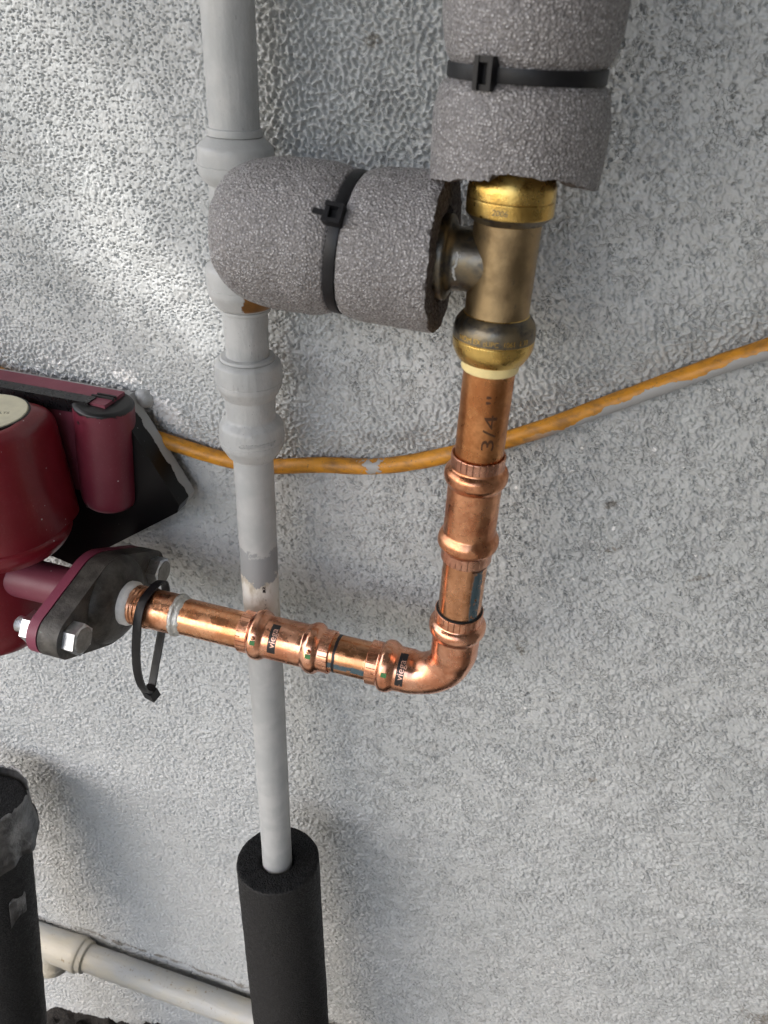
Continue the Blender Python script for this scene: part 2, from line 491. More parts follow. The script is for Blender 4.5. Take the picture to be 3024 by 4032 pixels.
def m_iron():
    M = Mat('dark_cast_iron')
    col = M.mix(M.ramp(M.noise(110, 5, .65), .3, .7), (.038, .035, .031), (.105, .098, .086))
    gr = M.mth('MULTIPLY', M.ramp(M.noise(330, 4, .7), .62, .72), M.ramp(M.noise(50, 2), .50, .60))
    col = M.mix(M.mth('MULTIPLY', gr, .7), col, (.24, .31, .27))
    M.set(Base_Color=col, Roughness=M.fmix(M.noise(90, 3), .34, .6), Metallic=.25, Normal=M.bump(M.noise(500, 5, .65), .0006, .7))
    return M.m
IRON = m_iron()
def m_cable():
    M = Mat('yellow_cable_jacket'); x, y, z = M.sep()
    st = M.map((.35, 1, 1))
    col = M.mix(M.ramp(M.noise(190, 5, .62, vec=M.map((.5, 1, 1))), .34, .78), (.64, .275, .016), (.24, .11, .022))
    fl = M.ramp(M.noise(420, 5, .7), .60, .70)
    col = M.mix(M.mth('MULTIPLY', fl, .75), col, (.10, .06, .03))
    nz = M.n('ShaderNodeSeparateXYZ', {0: M.tc.outputs['Normal']}).outputs
    lowside = M.mth('ADD', M.mth('MULTIPLY', nz[2], -1.0), M.mth('MULTIPLY', M.mth('SUBTRACT', M.noise(55, 4, .6), .5), 2.6))
    right = M.ramp(x, -.03, .0)
    g = M.mth('MULTIPLY', M.ramp(lowside, .06, .11), right)
    blot = M.mth('MULTIPLY', M.band(M.mth('ADD', x, M.mth('MULTIPLY', M.mth('SUBTRACT', M.noise(300, 4), .5), .030)), -.1165, -.1025, .0006), M.ramp(M.noise(210, 4), .47, .51))
    g = M.mth('MAXIMUM', g, M.mth('MULTIPLY', blot, M.ramp(nz[2], -.75, -.55)))
    col = M.mix(g, col, (.36, .36, .355))
    M.set(Base_Color=col, Roughness=M.fmix(M.noise(200, 3), .32, .55), Normal=M.bump(M.mth('ADD', M.noise(300, 4, .6, vec=st), M.mth('MULTIPLY', g, .5)), .0006, .6))
    return M.m
CABLE = m_cable()
def m_sticker():
    M = Mat('worn_black_label')
    w = M.ramp(M.noise(520, 5, .7), .64, .68)
    col = M.mix(w, (.012, .011, .012), (.78, .42, .29))
    M.set(Base_Color=col, Metallic=w, Roughness=M.fmix(w, .38, .3)); return M.m
STICK = m_sticker()
LABELTXT = simple('copper_coloured_lettering', (.86, .52, .40), .35, .7)
def m_stucco():
    M = Mat('grey_painted_stucco')
    big = M.noise(9, 4, .55); mid = M.noise(60, 4, .6); fine = M.noise(700, 4, .65)
    col = M.mix(M.ramp(big, .3, .7), (.458, .476, .474), (.528, .542, .536))
    col = M.mix(M.ramp(mid, .35, .75, 0, .35), col, (.40, .402, .40))
    dirt = M.mth('MULTIPLY', M.ramp(M.noise(430, 3, .6), .64, .70), M.ramp(M.noise(26, 3), .34, .60))
    col = M.mix(M.mth('MULTIPLY', dirt, .55), col, (.12, .115, .105))
    col = M.mix(M.attr('stain_dark'), col, (.15, .125, .09))
    col = M.mix(M.attr('chip'), col, (.86, .85, .83))
    n1 = M.noise(300, 2, .5, dist=.4)
    ln = M.ramp(M.mth('ABSOLUTE', M.mth('SUBTRACT', n1, .5)), .008, .040, 1, 0)
    ln = M.mth('MULTIPLY', ln, M.ramp(M.noise(85, 2), .46, .58))
    ln = M.mth('MULTIPLY', ln, M.ramp(M.sep()[0], -.16, -.10))
    h = M.mth('SUBTRACT', M.mth('ADD', M.mth('MULTIPLY', fine, .22), M.mth('MULTIPLY', M.noise(1700, 2), .3)), M.mth('MULTIPLY', ln, 1.6))
    M.set(Base_Color=col, Roughness=M.fmix(mid, .42, .62), Normal=M.bump(h, .00042, .9))
    return M.m
STUCCO = m_stucco()
def m_soil():
    M = Mat('dark_damp_soil')
    col = M.mix(M.noise(90, 5, .7), (.004, .0035, .003), (.020, .016, .012))
    far = M.n('ShaderNodeSeparateXYZ', {0: M.o}).outputs[1]
    col = M.mix(M.ramp(far, -.5, .25, 1, 0), col, M.mix(M.noise(3, 4, .6), (.12, .112, .10), (.18, .168, .15)))
    M.set(Base_Color=col, Roughness=.9, Normal=M.bump(M.noise(140, 5, .7), .004, 1.0)); return M.m
SOIL = m_soil()

# ------------------------------------------------------------------ the wall (relief modelled as real geometry)
YW = .385
cab = catmull([(-.62, .379, -.150), (-.46, .379, -.178), (-.361, .379, -.2095), (-.29, .379, -.2262), (-.2444, .379, -.2355), (-.2026, .379, -.2405),
               (-.172, .379, -.2385), (-.1435, .379, -.2318), (-.1038, .379, -.2245), (-.0669, .379, -.2103), (-.0202, .379, -.1863), (.0263, .379, -.1568),
               (.0793, .379, -.1243), (.15, .379, -.085), (.26, .379, -.035)], 8)
CX = np.array([p.x for p in cab]); CZ = np.array([p.z for p in cab])

def band_noise(seed, lo, hi, ax=1.0, az=1.0, N=2048, d=0.0005):
    rng = np.random.default_rng(seed)
    w = np.fft.rfft2(rng.standard_normal((N, N)).astype(np.float32))
    kz = np.fft.fftfreq(N, d)[:, None] * az; kx = np.fft.rfftfreq(N, d)[None, :] * ax
    k = np.sqrt(kx * kx + kz * kz) + 1e-9
    lk = np.log(k); c = np.log(1 / np.sqrt(lo * hi)); s = np.log(hi / lo) / 2 + .12
    w *= np.exp(-((lk - c) / s) ** 2)
    h = np.fft.irfft2(w, (N, N)); h -= h.mean(); h /= h.std(); return h.astype(np.float32)
def samp(h, x, z, d=0.0005):
    N = h.shape[0]; fx = (x / d) % N; fz = (z / d) % N
    i = np.floor(fx).astype(np.int32); j = np.floor(fz).astype(np.int32); a = fx - i; b = fz - j
    i %= N; j %= N; i2 = (i + 1) % N; j2 = (j + 1) % N
    return (h[j, i] * (1 - a) + h[j, i2] * a) * (1 - b) + (h[j2, i] * (1 - a) + h[j2, i2] * a) * b
def sst(a, b, x):
    t = np.clip((x - a) / (b - a), 0, 1); return t * t * (3 - 2 * t)

def build_wall():
    zs = [.02]
    while zs[-1] > -1.30: zs.append(zs[-1] - (.00042 + .00050 * min(1, -(zs[-1] - .02) / 1.2)))
    zf = np.array(zs)
    up = np.array([2.6, 2.0, 1.5, 1.1, .8, .6, .45, .33, .24, .17, .12, .085, .06, .045, .035])
    dn = zf[-1] - np.array([.01, .03, .06, .12, .2, .35])
    Z = np.concatenate([up, zf, dn])
    nc = 1060; s = np.linspace(0, 1, nc)
    g = np.array([.004, .012, .03, .06, .1, .16, .25, .4, .7, 1.2, 2.0, 3.2])
    t = np.clip(-(Z - .02) / 1.30, 0, 1)
    xl = -.345 - .375 * t; xr = .075 + .235 * np.clip(t / .52, 0, 1)
    X = np.concatenate([(xl[:, None] - g[None, ::-1]), xl[:, None] + (xr - xl)[:, None] * s[None, :], xr[:, None] + g[None, :]], axis=1)
    ZZ = np.repeat(Z[:, None], X.shape[1], 1)
    x = X + .3; z = ZZ + 3.0
    b1 = samp(band_noise(1, .0024, .0060), x, z); b2 = samp(band_noise(2, .0026, .0060), x, z)
    b3 = samp(band_noise(3, .0024, .0050, 1.0, .38), x, z); b4 = samp(band_noise(4, .0012, .0022), x, z)
    b5 = samp(band_noise(5, .07, .20), x, z); b6 = samp(band_noise(6, .018, .045), x, z)
    w1 = samp(band_noise(8, .03, .09), x, z)
    zc = np.interp(X, CX, CZ); dz = ZZ - zc
    # regions: coarse dash coat above the cable in the middle, pitted float coat at left, flat worm-lined coat elsewhere
    mid = sst(-.21, -.165, X) * sst(-.01, -.05, X) * sst(-.16, -.06, ZZ)
    above = sst(.0, .006, dz) * sst(.055, .018, dz)
    coarse = np.clip(mid + .75 * above + .12 * np.clip(w1, 0, 2), 0, 1)
    left = sst(-.15, -.20, X) * sst(.0, .02, dz) * (1 - coarse)
    low = sst(-.28, -.60, ZZ)
    flat = np.clip(1 - coarse - left, 0, 1)
    bA = .62 * samp(band_noise(11, .0018, .0036), x, z) + .78 * samp(band_noise(13, .0042, .0095), x, z); bB = .8 * samp(band_noise(12, .0016, .0032), x, z) + .6 * samp(band_noise(14, .005, .012), x, z)
    blob = .00125 * np.tanh(1.5 * b1 + .35) + .00030 * bB
    pits = -.0021 * sst(.85, 1.30, b3) - .0014 * sst(1.15, 1.6, bB) + .00009 * b4 + .00013 * b2
    dens = sst(-1.6, .6, w1)
    worm = .00095 * sst(-.05, .22, bA) * (.35 + .65 * dens) - .0022 * sst(1.05, 1.45, bB) + .00008 * b4 + .00015 * np.tanh(b1)
    H = coarse * blob * 1.15 + left * pits + flat * worm
    H += (.0006 - .0003 * low) * b5 + .00018 * b6
    # layered edge: the upper coat laps over just above the cable
    lap = .0052 * sst(.002, .026, dz) * (1 - sst(.05, .32, dz)) * sst(-.62, -.3, X)
    H += lap
    # trowel swells running down to the right at upper left
    q = (ZZ + .10) + .62 * (X + .26)
    H += .0030 * np.exp(-((q - .0) / .016) ** 2) * sst(-.14, -.2, X) + .0022 * np.exp(-((q + .045) / .012) ** 2) * sst(-.15, -.2, X)
    chip = np.zeros_like(X); stain_dark = np.zeros_like(X)
    rng = np.random.default_rng(5)
    cx, cz = -.2440, -.2150
    u = (X - cx) * .72 - (ZZ - cz) * .69; v = (X - cx) * .69 + (ZZ - cz) * .72
    chip += sst(.15, -.05, (u / .0150) ** 2 + ((v + .002) / .0082) ** 2 - 1 + .55 * b2 + .3 * b4)
    u = (X + .268); v = (ZZ + .196)
    chip += sst(.15, -.05, (u / .008) ** 2 + (v / .0045) ** 2 - 1 + .6 * b2)
    spots = [(rng.normal(.045, .035), rng.normal(-.235, .035), rng.uniform(.0004, .0010)) for _ in range(34)]
    spots += [(rng.uniform(-.05, .2), rng.uniform(-.62, -.25), rng.uniform(.0005, .0010)) for _ in range(26)]
    spots += [(rng.uniform(-.36, -.27), -.196 + rng.normal(0, .006), rng.uniform(.0005, .0012)) for _ in range(26)]
    spots += [(rng.uniform(-.33, -.2), rng.uniform(-.16, .0), rng.uniform(.0004, .0008)) for _ in range(22)]
    for (sx, sz, r) in spots:
        m = (np.abs(X - sx) < .004) & (np.abs(ZZ - sz) < .004)
        if m.any():
            dd = ((X[m] - sx) / r) ** 2 + ((ZZ[m] - sz) / (r * rng.uniform(.5, 1.1))) ** 2 - 1 + .5 * b4[m]
            chip[m] = np.maximum(chip[m], sst(.3, -.1, dd))
    for (sx, sz, a, b) in ((.0275, -.226, .004, .0022), (-.006, -.345, .0022, .006), (.034, -.255, .006, .0014), (.085, -.262, .007, .0014), (-.118, -.012, .004, .003), (.06, -.45, .004, .0025)):
        dd = ((X - sx) * .85 + (ZZ - sz) * .5) ** 2 / a ** 2 + ((ZZ - sz) * .85 - (X - sx) * .5) ** 2 / b ** 2
        stain_dark = np.maximum(stain_dark, .65 * sst(1.2, .2, dd + .45 * b1 + .4 * b4))
    dark_corner = sst(1.25, .3, ((X - .262) / .034) ** 2 + ((ZZ + .70) / .060) ** 2 + .25 * b1 + .25 * b6)  # dark lower right corner painted into the wall colour
    seam = sst(.0050, .0012, np.abs(ZZ + .9330 + .0016 * b6)) * sst(-.47, -.44, X) * sst(-.19, -.25, X) * sst(-1.2, .5, b6 + .4 * b1)
    stain_dark = np.maximum(stain_dark, np.maximum(.8 * dark_corner, .8 * seam))
    Y = YW - H
    nr, ncx = X.shape
    V = np.stack([X, Y, ZZ], axis=-1).reshape(-1, 3).astype(np.float32)
    # back of the wall
    me = bpy.data.meshes.new('stucco_wall')
    idx = np.arange(nr * ncx).reshape(nr, ncx)
    Fq = np.stack([idx[:-1, :-1], idx[1:, :-1], idx[1:, 1:], idx[:-1, 1:]], axis=-1).reshape(-1, 4)
    nv = len(V); zt = 2.6; zb = float(Z[-1])
    back = np.array([[-3.9, YW + .2, zt], [3.5, YW + .2, zt], [3.5, YW + .2, zb], [-3.9, YW + .2, zb]], np.float32)
    V = np.concatenate([V, back]); bi = nv
    Fq = np.concatenate([Fq, [[bi, bi + 1, bi + 2, bi + 3],
                              [int(idx[0, 0]), int(idx[0, -1]), bi + 1, bi], [int(idx[0, -1]), int(idx[-1, -1]), bi + 2, bi + 1], [int(idx[-1, 0]), int(idx[0, 0]), bi, bi + 3]]])
    me.vertices.add(len(V)); me.vertices.foreach_set('co', V.ravel())
    me.loops.add(Fq.size); me.loops.foreach_set('vertex_index', Fq.ravel().astype(np.int32))
    me.polygons.add(len(Fq)); me.polygons.foreach_set('loop_start', np.arange(0, Fq.size, 4, dtype=np.int32))
    sm = np.ones(len(Fq), bool); sm[-4:] = False
    me.polygons.foreach_set('use_smooth', sm)
    me.update(calc_edges=True)
    for nm, arr in (('chip', chip), ('stain_dark', stain_dark)):
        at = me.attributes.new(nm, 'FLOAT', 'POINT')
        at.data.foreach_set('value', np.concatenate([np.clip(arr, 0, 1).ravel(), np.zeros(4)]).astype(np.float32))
    return me
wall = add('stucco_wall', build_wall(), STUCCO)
tag(wall, 'rough light grey painted stucco wall behind all the pipes', 'wall')

# ------------------------------------------------------------------ added awning above, out of the picture: blocks sun, holes placed to cast streaks
def build_gobo():
    H = .90; V = []; F = []
    def quad(p):
        i = len(V); V.extend([(x, y, H) for x, y in p]); F.append((i, i + 1, i + 2, i + 3))
    lx = lambda y: -1.22 + 1.08 * (y + .26)
    X0, X1, Y0, Y1 = -1.12, -.84, -.48, -.25
    quad(((lx(-1.36), -1.36), (3.0, -1.36), (3.0, Y0), (lx(Y0), Y0)))
    quad(((lx(Y0), Y0), (X0, Y0), (X0, Y1), (lx(Y1), Y1)))
    quad(((X1, Y0), (3.0, Y0), (3.0, Y1), (X1, Y1)))
    quad(((lx(Y1), Y1), (3.0, Y1), (3.0, YW - .02), (-1.22, YW - .02)))
    rng = np.random.default_rng(3); d = .0025
    nx = int(round((X1 - X0) / d)); ny = int(round((Y1 - Y0) / d)); err = np.zeros((ny + 2, nx + 2))
    def seg(px, py, a, b):
        ax, ay = a; bx, by = b; t = np.clip(((px - ax) * (bx - ax) + (py - ay) * (by - ay)) / ((bx - ax) ** 2 + (by - ay) ** 2), 0, 1)
        return math.hypot(px - ax - t * (bx - ax), py - ay - t * (by - ay)), t
    def back(x, z):
        q = (H - z) / 1.30; return (x - .90 * q, .385 - q)
    lines = [(back(-.345, -.085), back(-.292, -.113), .006, .30), (back(-.292, -.113), back(-.250, -.150), .0075, .42), (back(-.262, -.104), back(-.205, -.160), .0085, .46), (back(-.2, -.165), back(-.175, -.195), .006, .25),
             (back(-.335, .02), back(-.262, -.055), .022, .26), (back(-.315, -.055), back(-.270, -.085), .008, .30), (back(-.30, -.20), back(-.27, -.225), .006, .2)]
    for j in range(ny):
        for i in range(nx):
            x = X0 + (i + .5) * d; y = Y0 + (j + .5) * d; p = 0
            for a, b, w, k in lines:
                dd, t = seg(x, y, a, b); p = max(p, min(.9, 2.0 * k) * math.exp(-(dd / (1.5 * w)) ** 4))
            v = p + err[j, i]
            o = 1 if v > .5 and p > .01 else 0
            e = v - o
            err[j, i + 1] += e * .45; err[j + 1, i] += e * .35; err[j + 1, max(i - 1, 0)] += e * .2
            if not o: quad(((X0 + i * d, Y0 + j * d), (X0 + i * d + d, Y0 + j * d), (X0 + i * d + d, Y0 + j * d + d), (X0 + i * d, Y0 + j * d + d)))
    me = mesh_from(V, F, False)
    bm = bmesh.new(); bm.from_mesh(me)
    bmesh.ops.remove_doubles(bm, verts=bm.verts, dist=1e-5)
    bmesh.ops.solidify(bm, geom=bm.faces[:], thickness=.001); bm.to_mesh(me); bm.free()
    return me
gobo_obj = add('gobo', build_gobo(), simple('gobo_sheet', (.20, .195, .185), .7, 0, .2, .001, 30))
tag(gobo_obj, 'added unseen awning cloth stretched out from the wall above the pipes', 'gobo')

# ------------------------------------------------------------------ slab added to the right, out of the picture, to block sky light there
rw = box_bm((.42, -1.5, -1.0), (.56, YW - .012, 1.05)); bevel_mesh(rw, .01, 2)
rwo = add('sky_blocker', finish(rw), simple('sky_blocker_surface', (.10, .095, .088), .8, 0, .15, .002, 20))
tag(rwo, 'added unseen slab blocking sky light to the right of the stucco wall', 'wall', None, 'thing')

# ------------------------------------------------------------------ ground: earth banked against the wall, level further out
def build_ground():
    xs = np.concatenate([np.linspace(-80, -4, 12), np.linspace(-3, -.75, 8), np.linspace(-.7, .45, 116), np.linspace(.6, 3, 8), np.linspace(4, 80, 12)])
    ys = np.concatenate([[YW + .02], np.linspace(YW - .004, .05, 50), np.linspace(0, -2, 10), np.linspace(-3, -60, 10)])
    b = band_noise(21, .02, .09, N=512, d=.004); V = []
    for y in ys:
        t = max(0, min(1, (.385 - y) / .9)); t = t * t * (3 - 2 * t)
        for x in xs:
            zb = -.885 + .60 * max(-.75, min(.30, x)) + .026 * math.exp(-((x + .53) / .07) ** 2) - .012
            z = zb * (1 - t) + (-1.42) * t
            h = float(samp(b, np.array([x + 100]), np.array([y + 100]), .004)[0])
            V.append((x, y, z + .007 * h))
    n = len(xs); F = [(i * n + j, (i + 1) * n + j, (i + 1) * n + j + 1, i * n + j + 1) for i in range(len(ys) - 1) for j in range(n - 1)]
    return mesh_from(V, F, True)
g = add('ground', build_ground(), SOIL); tag(g, kind='structure')

# ------------------------------------------------------------------ yellow cable
def cdisp(p): return .00025 * mnoise.noise(p * 90) + .00012 * mnoise.noise(p * 320)
c = add('yellow_cable', sweep(cab, .0048, 28, disp=cdisp), CABLE)
tag(c, 'yellow electrical cable smeared with grey paint sagging along the wall', 'cable')

# ------------------------------------------------------------------ grey painted riser
GX, GY = -.1700, .3465
riser = thing('painted_pipe', (GX, GY, -.62), 'tall grey painted vertical pipe with push fittings and a bare cream patch', 'pipe')
fg = frame((GX, GY, 0))
pd = lambda th, z, r: (.00012 * mnoise.noise(Vector((math.cos(th) * 1.3, math.sin(th) * 1.3, z * 60))) + .00006 * mnoise.noise(Vector((math.cos(th) * 4, math.sin(th) * 4, z * 240))), 0)
add('pipe', lathe([(.32, .0113, 0), (-.052, .0113, 0)], 72, pd, step=.002), PAINT, riser, fg)
tee = fillet([(-.0470, .0113), (-.0472, .0121, .0004), (-.0502, .0123, .0004), (-.05035, .0115, .0001), (-.0506, .0126, .0001), (-.0512, .0133, .0005), (-.0545, .0171, .0025), (-.0570, .0175, .001), (-.0618, .0176, .0001), (-.0620, .01735, .0001), (-.0622, .0176, .0001), (-.0660, .0175, .003), (-.0695, .0150, .001),
              (-.0705, .0135, .0008), (-.0735, .0134, .0008), (-.1030, .0134, .001), (-.1055, .0150, .001), (-.1078, .0178, .003), (-.1125, .0181, .001), (-.1168, .0180, .0001), (-.1170, .01775, .0001), (-.1172, .0180, .0001), (-.1205, .0178, .0035), (-.1265, .0146, .002), (-.1280, .0131, .0003), (-.12815, .0119, .0001), (-.1284, .0129, .0001), (-.1300, .0129, .0004), (-.1305, .0113)])
add('tee_fitting', lathe(tee, 96, pd, sharp=30), TEEPAINT, riser, fg)
br = fillet([(0, .0134), (.012, .0134, .001), (.016, .0140, .002), (.028, .0140)])
add('tee_branch', lathe(br, 48), PAINT, riser, frame((GX, GY, -.083), (0.75, -1, 0)))
add('pipe', lathe([(-.1295, .0113, 0), (-.1640, .0113, 0)], 72, pd, step=.002), PAINT, riser, fg)
cp = fillet([(-.1535, .0113), (-.1538, .0140, .0004), (-.1552, .0146, .0004), (-.15535, .0137, .0001), (-.1556, .0148, .0001), (-.1562, .0158, .0006), (-.1575, .0171, .002), (-.1620, .0177, .001), (-.1668, .0177, .0001), (-.1670, .01745, .0001), (-.1672, .0177, .0001), (-.1700, .0176, .003), (-.1750, .0150, .0015), (-.1765, .0138, .0008),
             (-.1890, .0134, .001), (-.1905, .0150, .0015), (-.1930, .0174, .0025), (-.1985, .0179, .001), (-.2014, .0180, .0001), (-.2016, .01775, .0001), (-.2018, .0180, .0001), (-.2050, .0178, .004), (-.2120, .0140, .003), (-.2126, .0124, .0002), (-.21275, .0115, .0001), (-.2130, .0122, .0001), (-.2140, .0121, .0004), (-.2146, .0113)])
cpl = add('coupling', lathe(cp, 96, pd, sharp=30), PAINT, riser, fg)
t = wrap_text('CU/CPVC/PEX', .0034, .01795, -.1990, math.radians(-55), 'around', .00024)
add('embossed_text', t, PAINT, cpl, fg)
for zz in (-.1655, -.1995):
    pass
low = catmull([(GX, .3462, -.2100), (-.1692, .3448, -.245), (-.1672, .3405, -.300), (-.1628, .3330, -.400), (-.1580, .3235, -.510), (-.1555, .3185, -.575), (-.1552, .3180, -.66)], 14)
lm = sweep(low, .0113, 64, disp=lambda p: .00012 * mnoise.noise(p * 70))
nlow = len(low)
at1 = lm.attributes.new('drop', 'FLOAT', 'POINT'); at2 = lm.attributes.new('turn', 'FLOAT', 'POINT')
for i, v in enumerate(lm.vertices):
    p = low[min(i // 64, nlow - 1)]
    at1.data[i].value = -v.co.z; at2.data[i].value = math.atan2(v.co.y - p.y, v.co.x - p.x)
add('pipe', lm, PAINTLOW, riser, None, 'lower pipe with a dark repainted band and a bare cream patch')

# ------------------------------------------------------------------ brass tee
CXp, CYp = -.0390, .309
fc = frame((CXp, CYp, 0))
tee_b = thing('brass_tee', (CXp, CYp, -.1255), 'tarnished brass push fit tee between the grey foam sleeves and the copper pipe', 'pipe fitting')
body = fillet([(-.0600, .0120), (-.0640, .0131, .001), (-.0660, .0131, .001), (-.1000, .0131, .0015), (-.1025, .0132, .001)])
bo = add('tee_body', lathe(body, 96, sharp=40), BRASS_OLD, tee_b, fc)
brn = fillet([(0, .0117), (.0100, .0119, .002), (.0150, .0121, .002), (.0185, .0123, .0008), (.0205, .0140, .0015), (.0212, .0166, .0012), (.0260, .0170, .001), (.040, .0168)])
def brd(th, z, r):
    return (0, 0)
add('branch', lathe(brn, 72), BRASS_GREY, tee_b, frame((CXp, CYp, -.0822), (-1, 0, 0)), 'greyed side branch running into the horizontal foam sleeve')
cl = fillet([(-.1010, .0127), (-.1022, .0142, .0012, 1), (-.1050, .0163, .0022, 1), (-.1078, .0170, .002, 1), (-.1113, .01705, .0002, 0), (-.1116, .0168, .0001, 0), (-.1119, .01705, .0002, 0), (-.1165, .0168, .0030, 0), (-.1212, .0140, .0035, 0), (-.1216, .0124, .0006, 0), (-.1205, .0115)])
drip = []
for i in range(15):
    ph = math.radians(27 - 52 * i / 14)
    drip.append((-.0556 + .0009 * mnoise.noise(Vector((i * .7, 2, 0))) + .0006 * math.sin(i * .5), CYp - .01225 * math.cos(ph), -.0822 + .01225 * math.sin(ph)))
add('paint_drip', sweep(drip, lambda t: .0004 + .00045 * abs(mnoise.noise(Vector((t * 9, 0, 4)))), 10), WHITE, tee_b)
clo = add('collar', lathe(cl, 112, sharp=50), [BRASS, BRASS_GREY], tee_b, fc)
add('embossed_text', wrap_text('NOM EX cUPC  1061  1.33', .0030, .01702, -.1093, math.radians(-82), 'around', .00016, .92), BRASS, clo, fc)
cu_ = fillet([(-.0662, .0127), (-.0655, .0140, .001, 1), (-.0632, .0163, .0012, 1), (-.0625, .0168, .0006, 0), (-.0575, .0168, .0002, 0), (-.0572, .01655, .0001, 0), (-.0569, .0168, .0002, 0), (-.0520, .0165, .003, 0), (-.0470, .0142, .0035, 0), (-.0440, .0120)])
cuo = add('collar', lathe(cu_, 112, sharp=50), [BRASS, BRASS_GREY], tee_b, fc)
add('embossed_text', wrap_text('2006', .0030, .01682, -.0602, math.radians(-94), 'around', .00014), BRASS_GREY, cuo, fc)
add('release_ring', lathe(fillet([(-.1205, .0113), (-.1212, .0121, .0003), (-.1216, .0125, .0003), (-.1256, .0122, .0006), (-.1262, .0113, .0002), (-.1210, .01115)]), 96), RINGY, tee_b, fc)

# ------------------------------------------------------------------ copper pipework
cop = thing('copper_pipework', (CXp, CYp, -.3115), 'bright copper riser, press couplings and elbow joining the brass tee to the pump flange', 'copper pipe')
add('pipe', lathe([(-.1190, .0111, 0), (-.1760, .0111, 0)], 96, step=.004), COP_TUBE, cop, fc, 'brown copper pipe printed with its size')
pr = wrap_text('3/4 "', .0082, .01119, -.1470, math.radians(-64), 'along', .00003, 1.75)
add('size_print', pr, INK, cop, fc)
def press_prof(z0, z1, lip=.0111, d=1):
    """one fitting end: sleeve at z0, bead, body at z1 (d=-1 or +1 direction)"""
    s = d
    return [(z0 + s * .0030, lip, 0, 1), (z0 + s * .0004, lip + .0003, .0004, 1), (z0, .0122, .0004, 1), (z0 + s * .0004, .01255, .0005, 1), (z0 + s * .0066, .01250, .0008, 0), (z0 + s * .0078, .0140, .0016, 0),
            (z0 + s * .0095, .0150, .0020, 0), (z0 + s * .0128, .0150, .0024, 0), (z0 + s * .0150, .0138, .0020, 0), (z0 + s * .0166, .0127, .0014, 0), (z0 + s * .0180, .0127, .001, 0)]
def crimp(zs):
    def f(th, z, r):
        d = 0
        for z0 in zs:
            w = math.exp(-((z - z0) / .006) ** 2)
            d += w * (-.00022 * (.5 + .5 * math.cos(6 * th + .7)) if r > .0123 else 0)
        d += .00008 * mnoise.noise(Vector((math.cos(th) * 5, math.sin(th) * 5, z * 300))) if r > .0121 else 0
        return (d, 0)
    return f
def fitting(z_a, z_b, mats):
    A = press_prof(z_a, 0, d=-1); B = press_prof(z_b, 0, d=1)[::-1]
    B = [(p[0], p[1], p[2], B[i + 1][3] if i + 1 < len(B) else 1) for i, p in enumerate(B)]
    # sleeve material on the outermost land of the far end
    B = [(z, r, f, 1 if abs(z - z_b) < .0068 else 0) for z, r, f, m in B]
    return lathe(fillet(A + B, 6), 120, crimp((z_a - .0105, z_b + .0105)), sharp=55)
vc = add('press_coupling', fitting(-.1668, -.2258, None), [COP_FIT_D, COP_SCORE_D], cop, fc, 'darker press coupling on the vertical pipe')
add('pipe', lathe([(-.2150, .0111, 0), (-.2700, .0111, 0)], 96, step=.004), COP_RISER_LOW, cop, fc, 'scratched copper pipe with a blue green stripe')
# marker line under the coupling
add('marker_line', patch(.01112, -.2280, -.2258, math.radians(-62), math.radians(20), 2, 24, .00006), INK, cop, fc)
# elbow
def elbow():
    top = fillet(press_prof(-.2590, 0, d=-1), 6)
    rb = .0230; zb = -.3115 + rb; xb = -rb
    rings = []
    for z, r, m in top: rings.append((Vector((0, 0, z)), Vector((1, 0, 0)), r, m))
    rings.append((Vector((0, 0, -.2815)), Vector((1, 0, 0)), .0127, 0))
    for k in range(29):
        s = k / 28; a = s * PI / 2
        c_ = Vector((-rb, 0, zb)); d = Vector((math.cos(a), 0, -math.sin(a)))
        rr = .0127 - .0009 * min(1, min(s, 1 - s) * 6)
        rings.append((c_ + d * rb, d, rr, 0))
    side = fillet(press_prof(0, 0, d=1), 6)[::-1]            # local distance from the open end
    x_end = -.0861 - CXp
    rings.append((Vector((x_end + .0205, 0, -.3115)), Vector((0, 0, -1)), .0127, 0))
    for z, r, m in side:
        rings.append((Vector((x_end + z, 0, -.3115)), Vector((0, 0, -1)), r, 1 if z < .0068 and m >= 0 else 0))
    N = 112; V = []; F = []; MI = []
    for c_, d, r, m in rings:
        for j in range(N):
            th = 2 * PI * j / N
            r2 = r + (.00007 * mnoise.noise(Vector((math.cos(th) * 4, math.sin(th) * 4, c_.z * 250 + c_.x * 250))) if r > .0118 else 0)
            V.append(c_ + d * (r2 * math.cos(th)) + Vector((0, 1, 0)) * (r2 * math.sin(th)))
    for i in range(len(rings) - 1):
        for j in range(N):
            k = (j + 1) % N; F.append((i * N + j, (i + 1) * N + j, (i + 1) * N + k, i * N + k)); MI.append(rings[i][3])
    return mesh_from(V, F, True, MI, 55)
